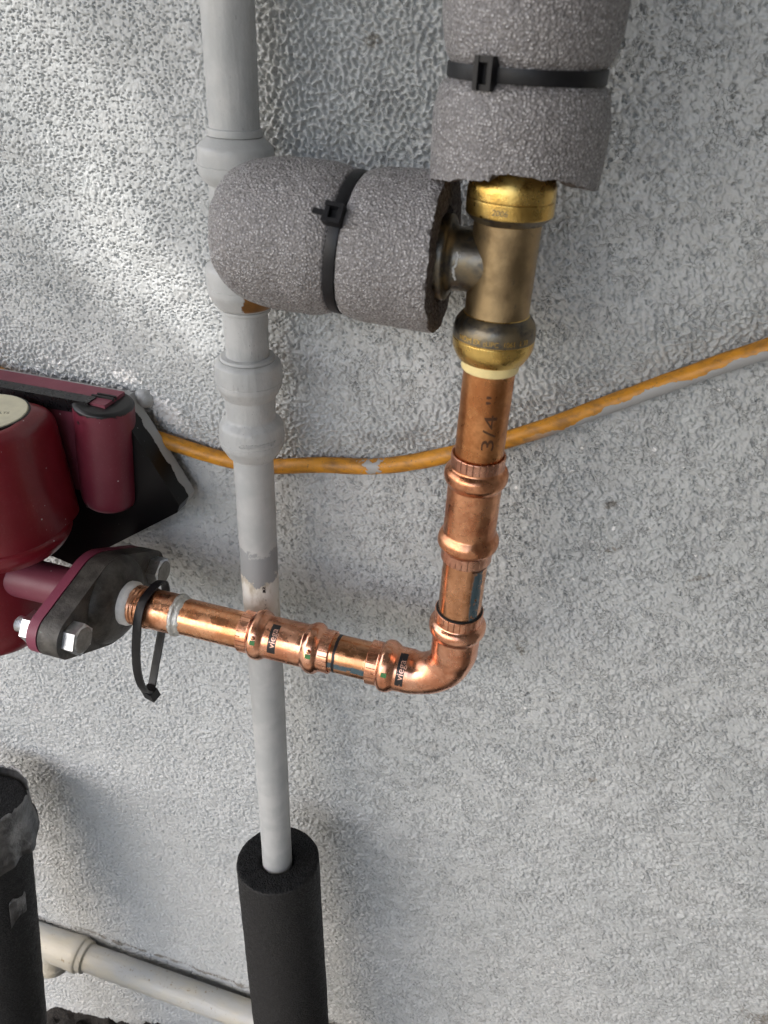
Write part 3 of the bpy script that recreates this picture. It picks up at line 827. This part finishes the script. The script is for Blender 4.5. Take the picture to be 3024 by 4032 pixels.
# scoring on the elbow uses a material whose angle is taken round each end; the two sleeves are parts of their own
el = add('elbow', elbow(), [COP_FIT, COP_FIT], cop, fc, 'bright press elbow turning the copper run')
slv = fillet([(.0002, .01232), (.0003, .01262, .0003), (.0064, .01258, .0004), (.0066, .0123)])
add('elbow_sleeve', lathe([(-.2590 - z, r, m) for z, r, m in slv], 112, sharp=40), COP_SCORE, el, fc)
fx0 = frame((-.0861, CYp, -.3115), 'X')
add('elbow_sleeve', lathe(slv, 112, sharp=40), COP_SCORE, el, fx0)
gap = fillet([(.0010, .01118), (.0004, .0121, .0002), (-.0002, .0122, .0002), (-.0004, .0117), (-.0006, .01118)])
add('black_lip', lathe([(-.2590 - z, r, 0) for z, r, m in gap], 96), RUBB, el, fc)
def sticker(parent, fr, R, z0, z1, t0, t1, txt, size, thc):
    s = add('label', patch(R, z0, z1, t0, t1, 3, 20, .00010), STICK, parent, fr)
    add('lettering', wrap_text(txt, size, R + .00016, (z0 + z1) / 2 + .0002, thc, 'up', .00004, 1.05), LABELTXT, s, fr)
    return s
D = math.radians
sticker(el, fx0, .01272, .0182, .0226, D(-178), D(-88), 'viega', .0056, D(-132))
# horizontal run
fx = frame((-.1081, CYp, -.3115), 'X')
add('pipe', lathe([(-.004, .0111, 0), (.026, .0111, 0)], 96, step=.004), COP_SHORT, cop, fx, 'short copper pipe with a blue green stripe and black marker rings')
fh = frame((0, CYp, -.3115), 'X')
hc = add('press_coupling', fitting(-.1081, -.1646, None), [COP_FIT, COP_SCORE], cop, fh, 'bright press coupling on the horizontal pipe')
sticker(hc, fh, .01272, -.1440, -.1392, D(-172), D(-92), 'viega', .0056, D(-134))
for z0, a in ((-.1525, -112), (-.1186, -112)):
    add('indicator_dot', patch(.01492, z0 - .0016, z0 + .0016, D(a - 6), D(a + 4), 3, 4, .00025), GREEN, hc, fh)
    add('press_bump', lathe(fillet([(0, .0014), (.0008, .0012, .0004), (.0012, .00001)]), 20), COP_FIT, hc, fh @ Matrix.Rotation(D(a - 12), 4, 'Z') @ Matrix.Translation((.0146, 0, z0)) @ Matrix.Rotation(PI / 2, 4, 'Y'))
z0, a = .0119, -112
add('indicator_dot', patch(.01492, z0 - .0016, z0 + .0016, D(a - 6), D(a + 4), 3, 4, .00025), GREEN, el, fx0)
add('pipe', lathe([(-.2080, .0111, 0), (-.1580, .0111, 0)], 96, step=.003), COP_HOT, cop, fh, 'straw coloured copper pipe beside the solder joint')
ad = fillet([(-.2370, .0118), (-.2355, .0124, .0003), (-.2345, .0119, .0003), (-.2332, .0125, .0003), (-.2320, .0119, .0003), (-.2307, .0126, .0003), (-.2295, .0121, .0003), (-.2280, .0127, .0006), (-.2255, .0128, .0006), (-.2235, .0123, .001), (-.2090, .01225, .001), (-.2062, .0124, .0008), (-.2058, .0112)])
add('threaded_adapter', lathe(ad, 96, lambda th, z, r: (.0001 * mnoise.noise(Vector((math.cos(th) * 3, math.sin(th) * 3, z * 200))), 0), sharp=45), COP_ADAPT, cop, fh)
def soldisp(th, z, r):
    n = mnoise.noise(Vector((math.cos(th) * 1.6, math.sin(th) * 1.6, z * 80)))
    return (.0004 * n, .0011 * mnoise.noise(Vector((math.cos(th) * 2.2 + 5, math.sin(th) * 2.2, 0))) + .0005 * mnoise.noise(Vector((math.cos(th) * 7 + 5, math.sin(th) * 7, 0))))
add('solder_ring', lathe(fillet([(-.2085, .0122), (-.2078, .0130, .0004), (-.2062, .0133, .001), (-.2050, .0121, .001), (-.2030, .0117, .0005), (-.2018, .0110)]), 96, soldisp, step=.0006), SOLDER, cop, fh)

# ------------------------------------------------------------------ foam sleeves
def foam_d(amp, seed=0):
    def f(th, z, r):
        p = Vector((math.cos(th) * r, math.sin(th) * r, z))
        return (amp * mnoise.noise(p * 260 + Vector((seed, 0, 0))) + amp * 1.6 * mnoise.noise(p * 60 + Vector((seed, 3, 0))), amp * .6 * mnoise.noise(p * 300))
    return f
# vertical sleeve over the top of the brass tee
fd = foam_d(.00022, 3)
FRONT = -PI / 2
def fv_disp(th, z, r):
    d = fd(th, z, r)
    front = max(0, math.cos(th - (FRONT + .1)))
    k = max(0, min(1, (-.028 - z) / .024))
    lift = .0062 * front ** 1.5 * k
    step_ = (.0014 if math.sin(th - FRONT) * 1.0 > -.12 else -.0008) * front * k
    rag = (.0008 * mnoise.noise(Vector((math.cos(th) * 6, math.sin(th) * 6, 1))) + .0004 * mnoise.noise(Vector((math.cos(th) * 26, math.sin(th) * 26, 2)))) * k
    return (d[0], d[1] + lift + step_ + rag)
fvp = [(-.046, .0165, 1), (-.0505, .0170, 1), (-.0520, .0200, 1), (-.0525, .0305, 1)] + fillet([(-.0523, .0312, 0, 0), (-.030, .0318, .004, 0), (-.0205, .0296, .005, 0), (-.0185, .0266, .0012, 0), (-.0140, .0264, .0012, 0), (-.0120, .0284, .004, 0), (-.004, .0305, .006, 0), (.03, .0312, .01, 0), (.20, .0312, 0, 0)], 6)
foam_v = add('foam_sleeve', lathe(fvp, 220, fv_disp, sharp=60, step=.0012), [FOAM, FOAM_CUT], None, fc)
tag(foam_v, 'vertical grey foam pipe sleeve pinched by a zip tie above the brass tee', 'pipe insulation', 'grey foam pipe sleeves')
# horizontal sleeve between the riser and the tee
HX, HY, HZ = 0, .3085, -.0812
fhf = frame((HX, HY, HZ), 'X')
fd2 = foam_d(.00022, 9)
def fh_disp(th, z, r):
    d = fd2(th, z, r); k = max(0, min(1, (z + .069) / .008))
    rag = (.0009 * mnoise.noise(Vector((math.cos(th) * 3, math.sin(th) * 3, 4))) + .0002 * mnoise.noise(Vector((math.cos(th) * 20, math.sin(th) * 20, 6)))) * k
    bent = -.004 * k * math.cos(th - PI)                # the cut leans a little
    inner = 2.2 if r < .026 else 1
    ex = .0005 * mnoise.noise(Vector((math.cos(th) * r * 500, math.sin(th) * r * 500, 1))) if z > -.064 else 0
    ex += -.10 * r * math.cos(th) * math.exp(-((z + .1005) / .014) ** 4) - .0015 * math.exp(-((z + .1005) / .014) ** 4)
    return (d[0] * inner + (.0012 * mnoise.noise(Vector((math.cos(th) * 3, math.sin(th) * 3, 9))) if r < .022 else 0), d[1] + rag + ex)
hp = fillet([(-.1602, .0060, 0, 0), (-.1594, .0145, .003, 0), (-.1548, .0228, .006, 0), (-.1468, .0279, .006, 0), (-.1340, .0304, .006, 0), (-.1100, .0304, .004, 0), (-.1030, .0284, .0025, 0), (-.1022, .0270, .001, 0), (-.0978, .0270, .001, 0), (-.0970, .0284, .0025, 0), (-.0900, .0304, .004, 0), (-.0640, .0308, .001, 0)], 7)
hp = hp + [(-.0627, .0306, 1), (-.0623, .0290, 1), (-.0623, .0200, 1), (-.0627, .0180, 1), (-.0700, .0176, 1), (-.0900, .0176, 1)]
foam_h = add('foam_sleeve', lathe(hp, 220, fh_disp, sharp=60, step=.0012), [FOAM, FOAM_CUT], None, fhf)
tag(foam_h, 'horizontal grey foam pipe sleeve crossing the painted pipe, torn open beside the brass tee', 'pipe insulation', 'grey foam pipe sleeves')
# black sleeve at the foot of the riser
bax = Vector((.0160, -.0250, -.190)).normalized()
fbs = frame((-.1555, .3200, -.5520), tuple(bax))
fd3 = foam_d(.00018, 14)
def fb_disp(th, z, r):
    d = fd3(th, z, r); k = max(0, min(1, (.012 - z) / .01))
    return (d[0] + .0006 * mnoise.noise(Vector((math.cos(th) * 1.2, math.sin(th) * 1.2, z * 9))), d[1] + k * (.0012 * mnoise.noise(Vector((math.cos(th) * 4, math.sin(th) * 4, 3))) + .0006 * mnoise.noise(Vector((math.cos(th) * r * 900, math.sin(th) * r * 900, 8)))))
bp = [(.050, .0118, 1), (.010, .0120, 1), (.0030, .0124, 1), (.0005, .0150, 1), (-.0002, .0295, 1)] + fillet([(.0005, .0311, 0, 0), (.0015, .0318, .001, 0), (.10, .0322, 0, 0), (.40, .0330, 0, 0)])
foam_b = add('foam_sleeve', lathe(bp, 160, fb_disp, sharp=60, step=.0016), [FOAM_BLK, FOAM_BLK_CUT], None, fbs)
tag(foam_b, 'black rubber foam sleeve round the foot of the painted pipe', 'pipe insulation', 'black foam pipe sleeves')
# black sleeve at lower left, with torn foil tape at its open top
lax = Vector((0, -.21, -.98)).normalized()
LR = .040
lfoam_o = Vector((-.4440, .318, -.608))
fls = frame(lfoam_o, tuple(lax))
lp = [(.06, .0150, 1), (.006, .0155, 1), (0, .0180, 1), (0, .0380, 1)] + [(.0008, .0394, 0), (.003, LR, 0), (.60, LR, 0)]
fd4 = foam_d(.0003, 23)
foam_l = add('foam_sleeve', lathe(lp, 140, lambda th, z, r: fd4(th, z, r), sharp=60, step=.0022), [FOAM_BLK, FOAM_BLK_CUT], None, fls)
tag(foam_l, 'fat black foam sleeve with torn foil tape below the red pump', 'pipe insulation', 'black foam pipe sleeves')
def tape(z0, z1, t0, t1, R, flare, seed, holes=False):
    V = []; F = []; nz, nt = 14, 60
    for i in range(nz + 1):
        for j in range(nt + 1):
            s = i / nz; th = t0 + (t1 - t0) * j / nt
            r = R + flare * s ** 2 * (1.1 + mnoise.noise(Vector((j * .22, seed, 0)))) + .0007 * abs(mnoise.noise(Vector((th * 6, s * 3, seed)))) + .0006
            zz = z0 + (z1 - z0) * s
            if i == nz: zz += .009 * mnoise.noise(Vector((th * 3, seed, 7))) + .008 * math.sin(th * 1.5 + .6)
            if i == 0: zz += .008 * mnoise.noise(Vector((th * 5, seed, 2))) + .004 * mnoise.noise(Vector((th * 17, seed, 5)))
            V.append((r * math.cos(th), r * math.sin(th), zz))
    for i in range(nz):
        for j in range(nt):
            a = i * (nt + 1) + j; F.append((a, a + nt + 1, a + nt + 2, a + 1))
    me = mesh_from(V, F, True, None, 40)
    bm = bmesh.new(); bm.from_mesh(me)
    bmesh.ops.solidify(bm, geom=bm.faces[:], thickness=.0003); bm.to_mesh(me); bm.free(); return me
add('foil_tape', tape(-.010, .036, D(-200), D(60), LR, .006, 3), FOIL, foam_l, fls, 'torn foil tape flared at its lower edge')
_c = fls.inverted() @ Vector((0, 0, ZC)); _x = fls.to_3x3().inverted() @ Vector((1, 0, 0))
_tc = math.atan2(_c.y, _c.x); _tx = math.atan2(_x.y, _x.x)
_m = _tc + ((_tx - _tc + PI) % (2 * PI) - PI) * .75
add('foil_scrap', tape(.088, .106, _m - .20, _m + .22, LR, .0003, 11), FOIL, foam_l, fls)

# ------------------------------------------------------------------ cable ties
def tie_head(w=.0075, d=.0052, h=.0078):
    bm = bmesh.new()
    box_bm((-w / 2, -d, -h / 2), (-w / 2 + .0016, 0, h / 2), bm); box_bm((w / 2 - .0016, -d, -h / 2), (w / 2, 0, h / 2), bm)
    box_bm((-w / 2 + .0016, -d + .0012, -h / 2), (w / 2 - .0016, 0, -h / 2 + .0018), bm); box_bm((-w / 2 + .0016, -d + .0004, h / 2 - .0018), (w / 2 - .0016, 0, h / 2), bm)
    box_bm((-w / 2 + .0016, -.0014, -h / 2 + .0018), (w / 2 - .0016, -.0002, h / 2 - .0018), bm)
    bevel_mesh(bm, .0004, 2); return finish(bm)
def ring_path(R, n=96, z=0.0): return [(R * math.cos(2 * PI * i / n), R * math.sin(2 * PI * i / n), z) for i in range(n)]
tv = thing('cable_tie', (CXp, CYp, -.0163), 'black zip tie cinched round the vertical foam sleeve near the top', 'cable tie', 'black cable ties')
ftv = frame((CXp, CYp, -.0163))
add('strap', ribbon(ring_path(.0270), (0, 0, 1), .0046, .0013, True), NYLON, tv, ftv)
ha = D(-90 - 26 + 7)
add('head', tie_head(.0066, .0050, .0098), NYLON, tv, ftv @ Matrix.Translation((.0268 * math.cos(ha), .0268 * math.sin(ha), .0004)) @ Matrix.Rotation(ha + PI / 2, 4, 'Z'))
th_ = thing('cable_tie', (-.1000, HY, HZ), 'black zip tie cinched round the horizontal foam sleeve', 'cable tie', 'black cable ties')
fth = frame((-.1015, HY, HZ), 'X') @ Matrix.Rotation(.10, 4, 'Y')
add('strap', ribbon(ring_path(.0276), (0, 0, 1), .0044, .0013, True), NYLON, th_, fth)
ha = D(-90 - 33)
mh = fth @ Matrix.Translation((.0274 * math.cos(ha), .0274 * math.sin(ha), 0)) @ Matrix.Rotation(ha + PI / 2, 4, 'Z') @ Matrix.Rotation(PI / 2, 4, 'Y')
hd = bmesh.new()
add('head', tie_head(.0076, .0056, .0072), NYLON, th_, fth @ Matrix.Translation((.0274 * math.cos(ha), .0274 * math.sin(ha), -.0006)) @ Matrix.Rotation(ha + PI / 2, 4, 'Z'))
tb = bmesh.new(); box_bm((-.0010, -.0030, -.0085), (.0010, -.0018, -.0030), tb); bevel_mesh(tb, .0003, 1)
add('tail', finish(tb), NYLON, th_, fth @ Matrix.Translation((.0274 * math.cos(ha), .0274 * math.sin(ha), -.0006)) @ Matrix.Rotation(ha + PI / 2, 4, 'Z'))
# loose tie hanging from the copper adapter
tl = thing('cable_tie', (-.2310, .303, -.3800), 'loose black zip tie hanging in a loop from the copper pipe beside the flange', 'cable tie', 'black cable ties')
lpth = [(-.2245, .3095, -.2978), (-.2245, .3010, -.2990), (-.2248, .2945, -.3055), (-.2250, .2905, -.3160), (-.2268, .2890, -.3310), (-.2290, .2900, -.3480), (-.2312, .2940, -.3640), (-.2328, .2995, -.3760), (-.2338, .3045, -.3815),
        (-.2352, .3080, -.3835), (-.2360, .3125, -.3800), (-.2358, .3180, -.3700), (-.2345, .3250, -.3540), (-.2320, .3300, -.3360), (-.2290, .3310, -.3170), (-.2262, .3260, -.3040), (-.2248, .3170, -.2985)]
lp2 = catmull(lpth + [lpth[0]], 6)[:-1]
add('strap', ribbon(lp2, (1, 0, .12), .0054, .0012, True), NYLON, tl)
hb = box_bm((-.0042, -.0034, -.0040), (.0042, .0034, .0040)); bevel_mesh(hb, .0006, 2)
add('head', finish(hb), NYLON, tl, frame((-.2345, .3065, -.3850)) @ Matrix.Rotation(D(-14), 4, 'Z') @ Matrix.Rotation(D(14), 4, 'X'))
rb_ = bmesh.new()
i0 = [i for i, p in enumerate(lp2) if p.y > .317 and p.z < -.322]
for i in i0:
    a, b = lp2[i], lp2[(i + 1) % len(lp2)]
    for s in (.0, .34, .67):
        p = a.lerp(b, s); tdir = (b - a).normalized(); nrm = Vector((1, 0, .12)).cross(tdir).normalized()
        Mx = Matrix.Translation(p) @ Matrix((Vector((1, 0, 0)), tdir, nrm)).transposed().to_4x4()
        box_bm((-.0015, -.0003, -.0010), (.0015, .0003, .0010), rb_, Mx)
add('strap_teeth', finish(rb_), NYLON, tl)

# ------------------------------------------------------------------ iron flange with bolts
FT = D(-9)                                        # tilt of the flange's long axis, rear end lower
FC = Vector((-.250, .3085, -.3118))
flg = thing('iron_flange', tuple(FC), 'dark cast iron two bolt flange bolted to the red pump', 'pipe flange')
def flange_poly(rc, rl, half):
    pts = []
    for i in range(48):
        a = 2 * PI * i / 48
        pts.append((rc * math.cos(a), rc * math.sin(a)))
        for s in (-1, 1): pts.append((s * half + rl * math.cos(a), rl * math.sin(a)))
    return [(FC.y + p[0] * math.cos(FT) - p[1] * math.sin(FT), FC.z + p[0] * math.sin(FT) + p[1] * math.cos(FT)) for p in hull2d(pts)]
HB = .0430
bm = prism_bm(flange_poly(.0285, .0130, HB), 'x', -.2625, -.2500); bevel_mesh(bm, .0016, 3, 50)
add('flange_plate', finish(bm, 35), IRON, flg)
add('hub', lathe(fillet([(-.2512, .0285), (-.2480, .0270, .002), (-.2455, .0245, .002), (-.2432, .0205, .003), (-.2418, .0165, .0015), (-.2416, .0120)]), 80, lambda th, z, r: (.0003 * mnoise.noise(Vector((math.cos(th) * 2, math.sin(th) * 2, z * 90))), 0), sharp=50), IRON, flg, fh)
add('thread_seal', lathe(fillet([(-.2425, .0120), (-.2424, .0137, .0005), (-.2385, .0138, .0012), (-.2366, .0128, .0006), (-.2360, .0118)]), 80, lambda th, z, r: (.0002 * mnoise.noise(Vector((math.cos(th) * 4, math.sin(th) * 4, z * 300))), .0008 * mnoise.noise(Vector((math.cos(th) * 2, math.sin(th) * 2, 1))) if z > -.239 else 0), sharp=50, step=.0006), WHITE, flg, fh)
def hexhead(x0, x1, y, z, R, rot, cham=True):
    bm = bmesh.new(); n = 6; rings = []
    out = 1 if x1 > x0 else -1
    for x, rr in ((x0, R), (x1 - out * .0008, R), (x1, R * .86)):
        rings.append([bm.verts.new((x, y + rr * math.cos(rot + PI / 3 * i), z + rr * math.sin(rot + PI / 3 * i))) for i in range(n)])
    for a, b in zip(rings, rings[1:]):
        for i in range(n): bm.faces.new((a[i], a[(i + 1) % n], b[(i + 1) % n], b[i]))
    bm.faces.new(rings[0]); bm.faces.new(rings[-1])
    bevel_mesh(bm, .0005, 2, 40); return bm
for s in (-1, 1):
    y = FC.y + s * HB * math.cos(FT); z = FC.z + s * HB * math.sin(FT)
    me = finish(hexhead(-.2499, -.2420, y, z, .0096, .35 + s * .3), 30)
    b = add('bolt', me, ZINC, flg)
    add('bolt_face', lathe(fillet([(-.2425, .0076), (-.24175, .0074, .0003), (-.2415, .0070, .0002), (-.2415, .00001)]), 32), ZINC_FACE, b, frame((0, y, z), 'X'))
    k = 6
    for q in range(6):
        a = q * PI / 3 + .4
        mk = box_bm((-.2417, y + .0045 * math.cos(a) - .0003, z + .0045 * math.sin(a) - .0008), (-.24135, y + .0045 * math.cos(a) + .0003, z + .0045 * math.sin(a) + .0008))
        add('grade_mark', finish(mk), ZINC_FACE, b) if q in (0, 2, 4) else None
    add('nut', finish(hexhead(-.2700, -.2780, y, z, .0097, .1 + s * .2), 30), ZINC, flg)
    thr = []
    zz = -.2770
    while zz > -.2845: thr += [(zz, .0042), (zz - .0005, .0047), (zz - .0010, .0042)]; zz -= .0010
    add('bolt_end', lathe([(p[0], p[1], 0) for p in thr] + [(-.2850, .0036, 0), (-.2850, .00001, 0)], 32, sharp=25), ZINC, flg, frame((0, y, z), 'X'))
add('gasket', finish(prism_bm(flange_poly(.0278, .0120, HB), 'x', -.2637, -.2624)), RUBB, flg)

# ------------------------------------------------------------------ red circulator pump
pump = thing('circulator_pump', (-.335, .310, -.3118), 'maroon circulator pump with a cream nameplate and black terminal box', 'pump')
bm = prism_bm(flange_poly(.0285, .0128, HB), 'x', -.2698, -.2636); bevel_mesh(bm, .0014, 3, 50)
add('pump_flange', finish(bm, 35), MAROON_F, pump)
add('nozzle', lathe(fillet([(-.3400, .0150), (-.3250, .0132, .003), (-.2850, .0127, .004), (-.2730, .0134, .003), (-.2697, .0175)]), 72), MAROON_P, pump, fh)
PX, PY = -.3230, .3110
fp = frame((PX, PY, 0))
# volute: snail casing, seen from the side
def vol_disp(th, z, r):
    return (.0035 * math.cos(th - .4) * min(1, r / .02), 0)
add('volute', lathe(fillet([(-.3680, .00001), (-.3675, .018, .004), (-.3620, .033, .008), (-.3480, .0380, .010), (-.3300, .0340, .006), (-.3120, .0300, .006), (-.2960, .0285, .004), (-.2800, .0290, .004), (-.2740, .026)], 7), 90, vol_disp, sharp=50), MAROON, pump, frame((-.3500, .309, 0)))
add('motor_flange', lathe(fillet([(-.2900, .0240), (-.2860, .0350, .005), (-.2790, .0392, .002), (-.2730, .0392, .002), (-.2715, .0360), (-.2715, .00001)], 5), 90, None, sharp=50), MAROON, pump, fp)
# motor can: rounded square at the back, tapering up to the nameplate
def can():
    prof = fillet([(-.2740, .0378, 0), (-.2680, .0376, .003), (-.2400, .0366, .01), (-.2110, .0354, .006), (-.2050, .0335, .004), (-.2012, .0285, .003), (-.2010, .0256, .001), (-.2022, .0250, .0006), (-.2022, .0002)], 7)
    def d(th, z, r):
        # flatten towards the wall into a squarish flange
        c, s = math.cos(th), math.sin(th)
        back = max(0, s)
        sq = (abs(c) ** 5 + abs(s) ** 5) ** (-1 / 5)
        k = back ** .6
        return (r * (sq - 1) * k * .95 * max(0, min(1, (r - .026) / .006)), 0)
    return lathe(prof, 128, d, sharp=50, step=.002)
add('motor_housing', can(), MAROON, pump, fp)
DXp, DYp = -.3222, .3170
np_ = add('nameplate', lathe(fillet([(-.2020, .0242), (-.2004, .0240, .0004), (-.2002, .0234, .0002), (-.2002, .00001)]), 72), BEIGE, pump, frame((DXp, DYp, 0)))
add('nameplate_rim', lathe(fillet([(-.2040, .0252), (-.2008, .0252, .0003), (-.2008, .0241, .0002), (-.2030, .0241)]), 72), RUBB, pump, frame((DXp, DYp, 0)))
def flat_text(s, size, x, y, z, rot):
    me = text_mesh(s, size, .00005)
    M_ = Matrix.Translation((x, y, z)) @ Matrix.Rotation(rot, 4, 'Z'); me.transform(M_); return me
NPI = simple('nameplate_print', (.22, .20, .14), .6)
add('nameplate_print', flat_text('MODEL', .0042, DXp + .008, DYp - .006, -.20012, .35), NPI, np_)
add('nameplate_print', flat_text('VOLTS', .0036, DXp + .010, DYp + .002, -.20012, .35), NPI, np_)
# terminal box
bm = prism_bm([(-.2625, -.2030), (-.2275, -.2660), (-.2295, -.2715), (-.3180, -.3360), (-.4300, -.3100), (-.4500, -.2030)], 'y', .3560, .3760); bevel_mesh(bm, .0014, 2, 30)
tbx = add('terminal_box', finish(bm), BOXPAINT, pump)
bm = box_bm((-.470, .3480, -.2640), (-.2640, .3690, -.2000)); bevel_mesh(bm, .0016, 3)
add('box_cover', finish(bm), MAROON_P, pump)
bm = box_bm((-.470, .3462, -.2075), (-.2740, .3550, -.1992)); bevel_mesh(bm, .0008, 2)
add('box_seam', finish(bm), BLKBOX, pump)
capf = frame((-.2703, .3560, -.2025), (-.10, .0, -1))
add('capacitor_cover', lathe(fillet([(-.0012, .00001), (-.0008, .0158, .0010), (.0006, .0176, .0008), (.030, .0180, .01), (.0640, .0177, .01), (.0700, .0162, .005), (.0735, .0100, .004), (.0742, .00001)], 6), 72, sharp=45), MAROON_C, pump, capf)
for a, b in ((-.2640, .0), (-.2600, .0)):
    pass
sl = box_bm((-.2780, .3560, -.2010), (-.2635, .3572, -.1988)); box_bm((-.2760, .3590, -.2010), (-.2635, .3600, -.1988), sl)
add('cover_slot', finish(sl), RUBB, pump)
for (px, pz) in ((-.2745, -.2075), (-.2800, -.2660)):
    add('rivet_hole', lathe([(0, .0011, 0), (.0003, .0011, 0), (.0003, .00001, 0)], 16), RUBB, pump, frame((px, .3360, pz), (-.5, -.87, 0)))

# ------------------------------------------------------------------ wall anchor beside the box
anc = add('wall_anchor', lathe(fillet([(0, .0065), (.002, .0064, .001), (.006, .0050, .002), (.0075, .0020, .001), (.0076, .00001)]), 40), PAINT, None, frame((-.2585, .3815, -.2080), (0, -1, .15)))
tag(anc, 'small grey painted round anchor in the wall behind the box corner', 'wall anchor')

# ------------------------------------------------------------------ grey pipe along the foot of the wall
def m_oldpaint():
    M = Mat('weathered_pipe_paint')
    col = M.mix(M.ramp(M.noise(45, 4, .6, vec=M.map((1, 1, .4))), .35, .68), (.43, .435, .42), (.50, .47, .385))
    sp = M.mth('MULTIPLY', M.ramp(M.noise(230, 4, .65), .60, .68), M.ramp(M.noise(30, 2), .42, .6))
    col = M.mix(M.mth('MULTIPLY', sp, .75), col, (.22, .155, .075))
    M.set(Base_Color=col, Roughness=M.fmix(M.noise(120, 3), .3, .5), Normal=M.bump(M.noise(160, 4, .6, vec=M.map((1, 1, .4))), .0012, .6))
    return M.m
OLDP = m_oldpaint()
bot = thing('painted_pipe', (-.335, .366, -.957), 'horizontal grey painted pipe with a tee fitting low on the wall', 'pipe')
BY, BZ = .3655, -.9520
fbp = frame((0, BY, BZ), 'X')
add('pipe', lathe([(-.470, .0150, 0), (.05, .0150, 0)], 72, pd, step=.004), OLDP, bot, fbp)
add('tee_fitting', lathe(fillet([(-.5200, .0175), (-.4560, .0190, .003), (-.4430, .0200, .002), (-.4390, .0196, .001), (-.4370, .0180, .0008), (-.4310, .0178, .0008), (-.4300, .0150)]), 72, pd), OLDP, bot, fbp)
add('tee_branch', lathe(fillet([(0, .0185), (.020, .0180, .002), (.0235, .0200, .001), (.029, .0200, .001), (.030, .0160)]), 60, pd), OLDP, bot, frame((-.478, BY, BZ), (0, -.35, -.95)))
